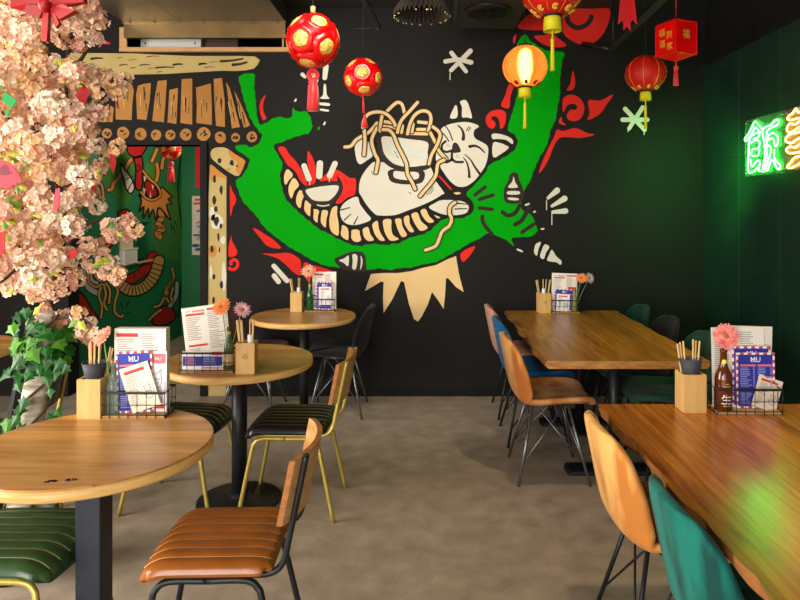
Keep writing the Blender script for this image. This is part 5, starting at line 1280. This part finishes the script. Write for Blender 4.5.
mt = mat('cloudy_plastic', (226, 216, 204), .35)
b = MB(); b.prism([(-.08, -.16), (.07, -.16), (.07, .14), (-.08, .14)], .002, .135); obj('tub_body', b, mt, t, bevel=.01)
b = MB(); b.box(-.085, .075, -.165, .145, .135, .147); obj('lid', b, mt, t, bevel=.003)
t = thing('paper_box', 'cream cardboard box on top of the plastic tub', 'box', (PX0 - .035, 6.44, NZ0 + .148))
b = MB(); b.box(-.07, .06, -.12, .1, 0, .145); obj('box_body', b, mat('cream_board', (226, 206, 170), .7), t, bevel=.003)
# ------------------------------------------------------------------ cherry blossom tree
TD = 2.75
def tp(px, py, dd=0): return at(px, py, TD + dd)
foot = Vector((-1.74, 2.77, 0))
tree = thing('blossom_tree', 'artificial cherry blossom tree with birch bark trunk wrapped in ivy', 'tree', foot)
m_birch = mat('birch_bark', (206, 196, 178), .8, c2=(128, 112, 94), scale=9, stretch=(1, 1, 5), bump=.4, contrast=(.42, .68))
m_twig = mat('brown_twig', (84, 60, 40), .8, c2=(60, 42, 28), scale=20)
m_f1 = mat('blossom_white_pink', (250, 228, 206), .7, sheen=.2)
m_f2 = mat('blossom_blush', (244, 204, 176), .7, sheen=.2)
m_f3 = mat('blossom_peach', (240, 196, 140), .7, sheen=.2)
m_f4 = mat('blossom_rose', (232, 176, 152), .7, sheen=.2)
m_lf = mat('fresh_leaf', (168, 186, 40), .5, c2=(196, 206, 60), scale=20)
m_lf2 = mat('leaf_green', (96, 138, 40), .5, c2=(120, 160, 56), scale=20)
m_ivy = mat('ivy_leaf', (8, 62, 10), .4, c2=(24, 92, 18), scale=14, spec=.3)
m_ivy2 = mat('ivy_leaf_light', (84, 140, 28), .4, c2=(52, 112, 26), scale=14, spec=.3)
rt = random.Random(21)
def loc_(v): return Vector(v) - foot
trunk_pts = [foot, Vector((-1.71, 2.76, .35)), tp(34, 402), tp(40, 370), tp(45, 335), tp(47, 312)]
b = MB(); b.tube([loc_(p) for p in cr(trunk_pts, 5)], [.062, .06, .058, .056, .054, .053, .052, .052, .051, .05, .05, .05, .05, .049, .048, .047, .046, .045, .043, .041, .039, .037, .035, .033, .031, .03][:26], 16); obj('trunk', b, m_birch, tree)
limbs = [([(47, 312), (44, 290), (34, 262), (18, 235), (5, 205), (-10, 170)], .25, .1, .022), ([(47, 312), (55, 285), (62, 250), (66, 200), (68, 140), (66, 70), (72, 30)], .2, .3, .02), ([(47, 312), (40, 280), (38, 220), (35, 150), (30, 90), (24, 30), (20, -20)], .3, .2, .02),
         ([(60, 262), (72, 240), (92, 222), (118, 222), (138, 232)], .05, .1, .011), ([(47, 318), (62, 318), (78, 316), (92, 326)], 0, -.05, .01), ([(66, 190), (84, 176), (102, 156), (118, 148)], .1, .15, .01), ([(66, 110), (84, 96), (106, 88), (124, 84)], .12, .2, .01), ([(66, 75), (82, 58), (94, 36), (104, 20)], .12, .1, .011), ([(60, 268), (84, 262), (104, 272), (118, 282)], .05, .02, .01), ([(34, 262), (18, 268), (4, 280), (-10, 288)], 0, -.1, .01), ([(35, 150), (20, 130), (0, 110)], -.1, -.3, .012), ([(66, 230), (58, 195), (50, 160)], .05, -.2, .008)]
b = MB()
for pts, d0, d1, r in limbs:
    P = [loc_(tp(x, y, d0 + (d1 - d0) * i / (len(pts) - 1))) for i, (x, y) in enumerate(pts)]
    P = cr(P, 4); k = len(P)
    b.tube(P, [r * (1 - .75 * i / (k - 1)) for i in range(k)], 8)
obj('branches', b, m_twig, tree)

# where the flower clusters sit: (px, py, radius px)
edge = [(100, 20, 9), (92, 12, 8), (84, 30, 10), (74, 8, 10), (95, 40, 8), (80, 46, 8), (104, 76, 9), (112, 84, 10), (124, 80, 8), (118, 92, 8), (100, 92, 9), (96, 108, 8), (86, 76, 9), (74, 70, 9), (92, 128, 7), (100, 114, 8), (84, 120, 10), (118, 147, 7), (110, 152, 7), (96, 146, 10), (84, 150, 10), (100, 166, 7), (92, 176, 8), (88, 196, 10), (98, 206, 8), (108, 226, 8), (118, 226, 7), (128, 222, 7), (136, 230, 7), (130, 236, 6), (112, 236, 6), (100, 244, 8), (104, 256, 8), (92, 262, 10), (112, 262, 7), (104, 272, 6), (116, 278, 7), (120, 272, 5), (78, 276, 10), (66, 284, 11), (54, 292, 9), (88, 246, 9), (60, 316, 9), (44, 312, 8), (52, 326, 10), (36, 326, 9), (44, 338, 7), (68, 326, 7), (78, 314, 7), (80, 330, 7), (90, 324, 6), (96, 334, 6), (86, 338, 5), (10, 288, 10), (20, 284, 8), (2, 278, 10), (34, 296, 6), (24, 270, 9), (38, 280, 9)]
clusters = []
for x, y, r in edge: clusters.append((x, y, r, rt.uniform(-.08, .12)))
def inside(x, y):
    lim = 100 if y < 110 else 92 if y < 200 else 88 if y < 250 else 78
    if y > 268: lim = 62
    if 40 < y < 66: lim = 72
    return x < lim - 6
tries = 0
while len(clusters) < 520 and tries < 20000:
    tries += 1
    x, y = rt.uniform(-60, 104), rt.uniform(-45, 296)
    if not inside(x, y): continue
    if x < 30 and y > 282: continue
    r = rt.uniform(7.5, 13)
    dd = rt.uniform(-.42, .5)
    if any((x - a) ** 2 + (y - c_) ** 2 < (.62 * max(r, q)) ** 2 and abs(dd - e) < .14 for a, c_, q, e in clusters): continue
    if 28 < x < 50 and 2 < y < 44 and dd < .1: continue          # the red bow stays free
    clusters.append((x, y, r, dd))
b = MB()
for ci, (x, y, r, dd) in enumerate(clusters):
    c = loc_(tp(x, y, dd)); R = r * TD / F
    tone = rt.choice([(0, 0, 1), (0, 1, 1), (1, 2, 1), (2, 2, 1), (1, 3, 1), (3, 3, 1), (0, 1, 0)])
    for k in range(int(13 + r * 1.9)):
        u = Vector((rt.gauss(0, 1), rt.gauss(0, 1), rt.gauss(0, 1))).normalized()
        if rt.random() < .5 and u.y > 0: u.y = -u.y
        p = c + u * R * rt.uniform(.62, 1.0)
        n_ = (u + Vector((rt.gauss(0, .3), rt.gauss(0, .3) - .15, rt.gauss(0, .3)))).normalized()
        q = Vector((0, 0, 1)).rotation_difference(n_).to_matrix(); L = rt.uniform(.0115, .0175); a0 = rt.uniform(0, 6.3); mi = rt.choice(tone)
        for j in range(5):
            a = a0 + j * 2 * PI / 5; e = Vector((math.cos(a), math.sin(a), 0)); s = Vector((-e.y, e.x, 0)); z = Vector((0, 0, L))
            pts = [e * L * .08, e * L * .6 + s * L * .42 + z * .22, e * L * .98 + s * L * .2 + z * .4, e * L * .88 + z * .36, e * L * .98 - s * L * .2 + z * .4, e * L * .6 - s * L * .42 + z * .22]
            b.add([q @ v + p for v in pts], [(0, 1, 2, 3), (0, 3, 4, 5)], mi)
obj('blossoms', b, [m_f1, m_f2, m_f3, m_f4], tree)
def leaf(b, p, d, up, L, W, mi):
    d = d.normalized(); s = d.cross(up).normalized(); n_ = s.cross(d)
    b.add([p, p + d * L * .4 + s * W - n_ * L * .06, p + d * L - n_ * L * .12, p + d * L * .4 - s * W - n_ * L * .06, p + d * L * .45 + n_ * L * .05], [(0, 1, 4), (1, 2, 4), (2, 3, 4), (3, 0, 4)], mi)
b = MB()
spots = [(5, 86, .05), (8, 42, .03), (58, 60, .03), (46, 60, .03), (64, 82, .03), (76, 84, .035), (44, 110, .03), (20, 154, .04), (4, 156, .04), (40, 148, .035), (34, 166, .04), (18, 186, .035), (22, 208, .05), (14, 206, .04), (16, 222, .035), (33, 234, .04), (62, 212, .05), (50, 268, .05), (56, 268, .045), (26, 262, .03), (36, 282, .04), (104, 264, .045), (78, 320, .05), (40, 306, .04), (118, 232, .035), (60, 104, .03), (72, 62, .03), (95, 172, .03), (15, 196, .04), (88, 158, .03)]
for x, y, L in spots:
    for k in range(2):
        leaf(b, loc_(tp(x, y, -.12 - .2 * rt.random() * (x < 70))), Vector((rt.uniform(-1, 1), rt.uniform(-.5, 0), rt.uniform(-.6, .4))), Vector((0, -1, .3)), L * 1.1, L * .3, 0 if rt.random() < .7 else 1)
for k in range(90):
    x, y, r, dd = rt.choice(clusters); leaf(b, loc_(tp(x + rt.uniform(-r, r), y + rt.uniform(-r, r), dd - .03)), Vector((rt.uniform(-1, 1), rt.uniform(-.6, .2), rt.uniform(-.8, .6))), Vector((0, -1, .3)), .04, .011, 1 if rt.random() < .5 else 0)
obj('leaves', b, [m_lf, m_lf2], tree)
# ivy round the trunk
def ivy_leaf(b, c, nrm, roll, L, mi):
    q = Vector((0, 0, 1)).rotation_difference(nrm.normalized()).to_matrix() @ Matrix.Rotation(roll, 3, 'Z')
    o_ = [(0, -.35), (.32, -.5), (.42, -.12), (.78, .0), (.42, .24), (.28, .42), (0, 1.0), (-.28, .42), (-.42, .24), (-.78, .0), (-.42, -.12), (-.32, -.5)]
    P = [c + q @ Vector((x * L, y * L, -.18 * L * abs(x))) for x, y in o_]
    b.add([c + q @ Vector((0, .1 * L, .06 * L))] + P, [(0, i + 1, (i + 1) % 12 + 1) for i in range(12)], mi)
b = MB(); bv = MB()
tc_ = cr(trunk_pts, 8)
def tr_at(z):
    return min(tc_, key=lambda p: abs(p.z - z))
for k in range(84):
    z = rt.choice([rt.uniform(.86, 1.06), rt.uniform(.86, 1.06), rt.uniform(.84, .98), rt.uniform(.4, .66), rt.uniform(.95, 1.12)])
    p = tr_at(z); a = rt.uniform(PI * .95, PI * 2.05) if rt.random() < .8 else rt.uniform(0, 6.3)
    rr = rt.uniform(.06, .13) if z > .84 else rt.uniform(.06, .1)
    if .66 < z < .86 and rt.random() < .7: continue
    c = loc_(Vector((p.x + rr * math.cos(a), p.y + rr * math.sin(a), z)))
    ivy_leaf(b, c, Vector((math.cos(a) * .8, math.sin(a) - .4, .35 + rt.gauss(0, .25))), rt.uniform(2.2, 4.1), rt.uniform(.034, .054), 0 if rt.random() < .72 else 1)
for x, y, L, mi in ((14, 345, .05, 1), (12, 328, .045, 1), (20, 316, .042, 0), (26, 312, .04, 0), (8, 424, .05, 1), (16, 420, .04, 0), (52, 418, .042, 0), (58, 412, .034, 0), (48, 424, .03, 1), (24, 402, .045, 0), (20, 410, .04, 0), (18, 386, .036, 0), (60, 364, .046, 0), (56, 372, .04, 0), (66, 368, .034, 0), (28, 362, .05, 0), (38, 366, .055, 0), (46, 362, .05, 0), (26, 352, .045, 0), (34, 350, .05, 0), (48, 380, .042, 0), (50, 392, .03, 0)):
    ivy_leaf(b, loc_(tp(x, y, -.09)), Vector((rt.gauss(0, .25), -1, .35 + rt.gauss(0, .2))), rt.uniform(2.4, 3.9), L, mi)
obj('ivy_leaves', b, [m_ivy, m_ivy2], tree)
for s in (0, 2.2):
    pts = []
    for k in range(40):
        z = .05 + k * .027; p = tr_at(z); a = s + k * .42; rr = .062
        pts.append(loc_(Vector((p.x + rr * math.cos(a), p.y + rr * math.sin(a), z))))
    bv.tube(cr(pts, 2), .0055, 6)
obj('ivy_stem', bv, m_twig, tree)
pot = thing('plant_pot', 'dark round pot at the foot of the blossom tree', 'pot', foot)
b = MB(); b.lathe([(.0, .002), (.12, .002), (.15, .22), (.16, .22), (.16, .25), (.145, .25), (.14, .2), (0, .2)], 28); obj('pot_body', b, m_black_metal, pot)

# paper tags and the bow hanging in the blossoms
m_tag = mat('red_tag_paper', (186, 12, 22), .6)
m_tagp = mat('pinkish_red_tag', (232, 56, 72), .55)
m_tagg = mat('green_tag_paper', (10, 140, 62), .6)
m_mark = mat('tag_dark_mark', (120, 46, 52), .6)
def hang(name, label, pts, dd, m, cat='paper tag', heart=False, up=22, th=.0015):
    cx = sum(p[0] for p in pts) / len(pts); cy = sum(p[1] for p in pts) / len(pts); o_ = tp(cx, cy, dd)
    t = thing(name, label, cat, o_, group='paper tags hanging in the blossom tree' if cat == 'paper tag' else None)
    P = [tp(x, y, dd) - o_ for x, y in pts]; n = len(P); b = MB()
    f_ = [p + Vector((0, -th, 0)) for p in P]; k_ = [p + Vector((0, th, 0)) for p in P]
    b.poly(f_); b.poly(k_); b.add(f_ + k_, [(i, (i + 1) % n, n + (i + 1) % n, n + i) for i in range(n)])
    obj('tag_card', b, m, t)
    b = MB(); top = min(pts, key=lambda p: p[1]); a = tp(top[0], top[1], dd) - o_
    b.tube([a, a + Vector((0, .015, up * TD / F))], .0006, 5); obj('thread', b, m_twig, t)
    if heart:
        b = MB(); c = Vector((0, -th - .0008, 0)); s = .03
        b.poly([c + Vector((.03 * math.cos(k * PI / 10) * (1 if k > 10 else .55), 0, .005 + (.024 if k <= 10 else .014) * math.sin(k * PI / 10))) for k in range(20)]); obj('heart_mark', b, m_mark, t)
    return t
hang('paper_tag', 'dark red diamond paper tag in the upper right of the blossoms', [(81, 82), (90, 91), (85, 106), (76, 97)], -.1, m_tag)
hang('paper_tag', 'thin red paper tag seen edge on in front of the painted logs', [(114.5, 92), (116.5, 92), (119, 109), (117, 108)], .08, m_tag)
hang('paper_tag', 'pinkish red square paper tag with a dark heart mark', [(4, 160), (11, 163), (22, 180), (6, 190), (-8, 180), (-6, 164)], -.55, m_tagp, heart=True)
hang('paper_tag', 'narrow pinkish red paper tag in the middle of the blossoms', [(56, 189), (60, 188), (59.5, 203), (57, 212), (53, 211), (54, 198)], -.5, m_tagp)
hang('paper_tag', 'slim dark red paper tag above the heart marked one', [(31, 144), (33, 145), (40, 155), (38, 155)], -.46, m_tag)
hang('paper_tag', 'dark red paper tag at the left edge of the blossoms', [(-6, 232), (5, 232), (5, 250), (-2, 259), (-8, 256)], -.5, m_tag)
hang('paper_tag', 'pointed red paper tag below the white cluster beside the green passage', [(109.5, 154), (114.5, 154), (116.5, 162), (113.5, 174.5), (110.5, 166)], .02, m_tag)
hang('paper_tag', 'slanted dark red diamond tag beside the passage mural', [(96, 177), (97.5, 185), (93, 196), (89.5, 190), (91, 182)], -.02, m_tag)
hang('paper_tag', 'dark red tag half hidden low in the blossoms', [(70, 251), (77, 249), (78, 254), (72, 259), (66, 257)], -.3, m_tag)
hang('paper_tag', 'dark red hexagon tag behind the nearest chopsticks', [(88, 331), (92, 329), (95, 338), (92, 354), (88, 349), (86, 340)], .18, m_tag)
hang('paper_tag', 'larger green paper tag at the left edge of the blossoms', [(5, 92), (17, 100), (13, 108), (4, 103), (2, 97)], -.5, m_tagg)
hang('paper_tag', 'small green paper tag below the larger green one', [(5, 110), (10, 110), (8, 116), (5, 116)], -.5, m_tagg)
hang('paper_tag', 'small green paper tag beside the ribbon of the red bow', [(31, 28), (38, 24), (40, 26), (37, 30), (32, 31)], -.3, m_tagg)
o_ = tp(50, 5, -.45)
t = thing('ribbon_bow', 'large red satin bow with hanging ribbon at the top of the blossom tree', 'bow', o_)
m_satin = mat('red_satin', (150, 0, 4), .45)
b = MB()
def loop(q, puff):
    P = [tp(x, y, -.45) - o_ for x, y in q]; n = len(P); f_ = [p + Vector((0, -puff * (1 if 0 < i < n - 1 else .3), 0)) for i, p in enumerate(P)]; k_ = [p + Vector((0, .012, 0)) for p in P]
    b.poly(f_); b.poly(k_); b.add(f_ + k_, [(i, (i + 1) % n, n + (i + 1) % n, n + i) for i in range(n)])
for q, pf in (([(46, 5), (34, -4), (14, -6), (12, 8), (26, 12), (30, 4)], .012), ([(46, 6), (30, 6), (27, 13), (40, 18)], .02), ([(47, 4), (36, -8), (28, -22), (48, -16)], .016), ([(50, 5), (60, -10), (84, -8), (86, 3), (68, 6)], .014), ([(50, 6), (66, 6), (78, 12), (60, 20)], .02)): loop(q, pf)
obj('bow_loops', b, m_satin, t)
b = MB(); loop([(43, 10), (50, 10), (48, 42), (41, 41)], .008); loop([(49, 10), (54, 10), (60, 24), (56, 28)], .006); obj('ribbon_tail', b, m_satin, t)
b = MB(); b.lathe([(.022 * math.sin(PI * i / 8), -.026 * math.cos(PI * i / 8)) for i in range(9)], 12, (-.012, -.012, -.004)); obj('knot', b, m_satin, t)
# ------------------------------------------------------------------ light and camera
world = bpy.data.worlds.new('World'); SC.world = world; world.use_nodes = True
bg = world.node_tree.nodes['Background']; bg.inputs['Color'].default_value = (.86, .93, 1, 1); bg.inputs['Strength'].default_value = .4
def area(name, loc, rot, sx, sy, power, color=(1, 1, 1)):
    l = bpy.data.lights.new(name, 'AREA'); l.shape = 'RECTANGLE'; l.size = sx; l.size_y = sy; l.energy = power; l.color = color
    o = bpy.data.objects.new(name, l); COL.objects.link(o); o.location = loc; o.rotation_euler = rot; return o
def aim(o, tgt):
    o.rotation_euler = (Vector(tgt) - o.location).to_track_quat('-Z', 'Y').to_euler()
area('shop_window_daylight', (-2.3, FRONT + .02, 1.65), (PI / 2, 0, 0), 2.4, 2.4, 160, (1, .95, .87))
area('shop_window_daylight', (.35, FRONT + .02, 1.65), (PI / 2, 0, 0), 2.4, 2.4, 40, (1, .95, .87))
area('side_window_daylight', (XL + .02, 1.6, 1.7), (PI / 2, 0, -PI / 2), 2.2, 2.3, 190, (1, .94, .84))
def spot(name, loc, tgt, power, ang, color, blend=.8, r=.06):
    l = bpy.data.lights.new(name, 'SPOT'); l.energy = power; l.spot_size = ang; l.spot_blend = blend; l.color = color; l.shadow_soft_size = r
    o = bpy.data.objects.new(name, l); COL.objects.link(o); o.location = loc; aim(o, tgt); return o
spot('mural_spotlight', (-.5, 2.9, 3.05), (-.3, 5.36, 1.5), 118, 1.5, (1, .93, .82), r=.35)
spot('table_spotlight', (1.1, 2.6, 3.05), (1.1, 2.9, .75), 60, 1.4, (1, .8, .5))
spot('tree_spotlight', (-1.2, 1.2, 3.0), (-1.7, 2.7, 1.8), 34, 1.0, (1, .86, .66), r=.2)
def pt(name, loc, power, color, r=.05):
    l = bpy.data.lights.new(name, 'POINT'); l.energy = power; l.color = color; l.shadow_soft_size = r
    o = bpy.data.objects.new(name, l); COL.objects.link(o); o.location = loc; return o
pt('passage_lamp', (-2.0, 6.6, 2.4), 26, (1, .88, .7), .1)
spot('green_spill_helper', (RIGHT - .3, 4.35, 1.95), (RIGHT - .1, 5.36, 1.65), 40, 2.0, (.06, 1, .14), 1.0, .12)  # added spot, stands in for the green sign's light on the back wall
pt('amber_neon_glow', (RIGHT - .12, 3.85, 1.98), 1.5, (1, .6, .2), .1)
cam = bpy.data.cameras.new('Camera'); co = bpy.data.objects.new('Camera', cam); COL.objects.link(co); SC.camera = co
co.location = (0, 0, CH); co.rotation_euler = (PI / 2, 0, 0)
cam.sensor_width = 36; cam.sensor_fit = 'HORIZONTAL'; cam.lens = F / 800 * 36
cam.shift_x = -(VX - 400) / 800; cam.shift_y = -(300 - HY) / 800
cam.clip_start = .02
vs = SC.view_settings
SC.display_settings.display_device = 'sRGB'
vs.view_transform = 'Standard'; vs.look = 'None'; vs.gamma = 1; vs.use_curve_mapping = False; vs.exposure = 0.6
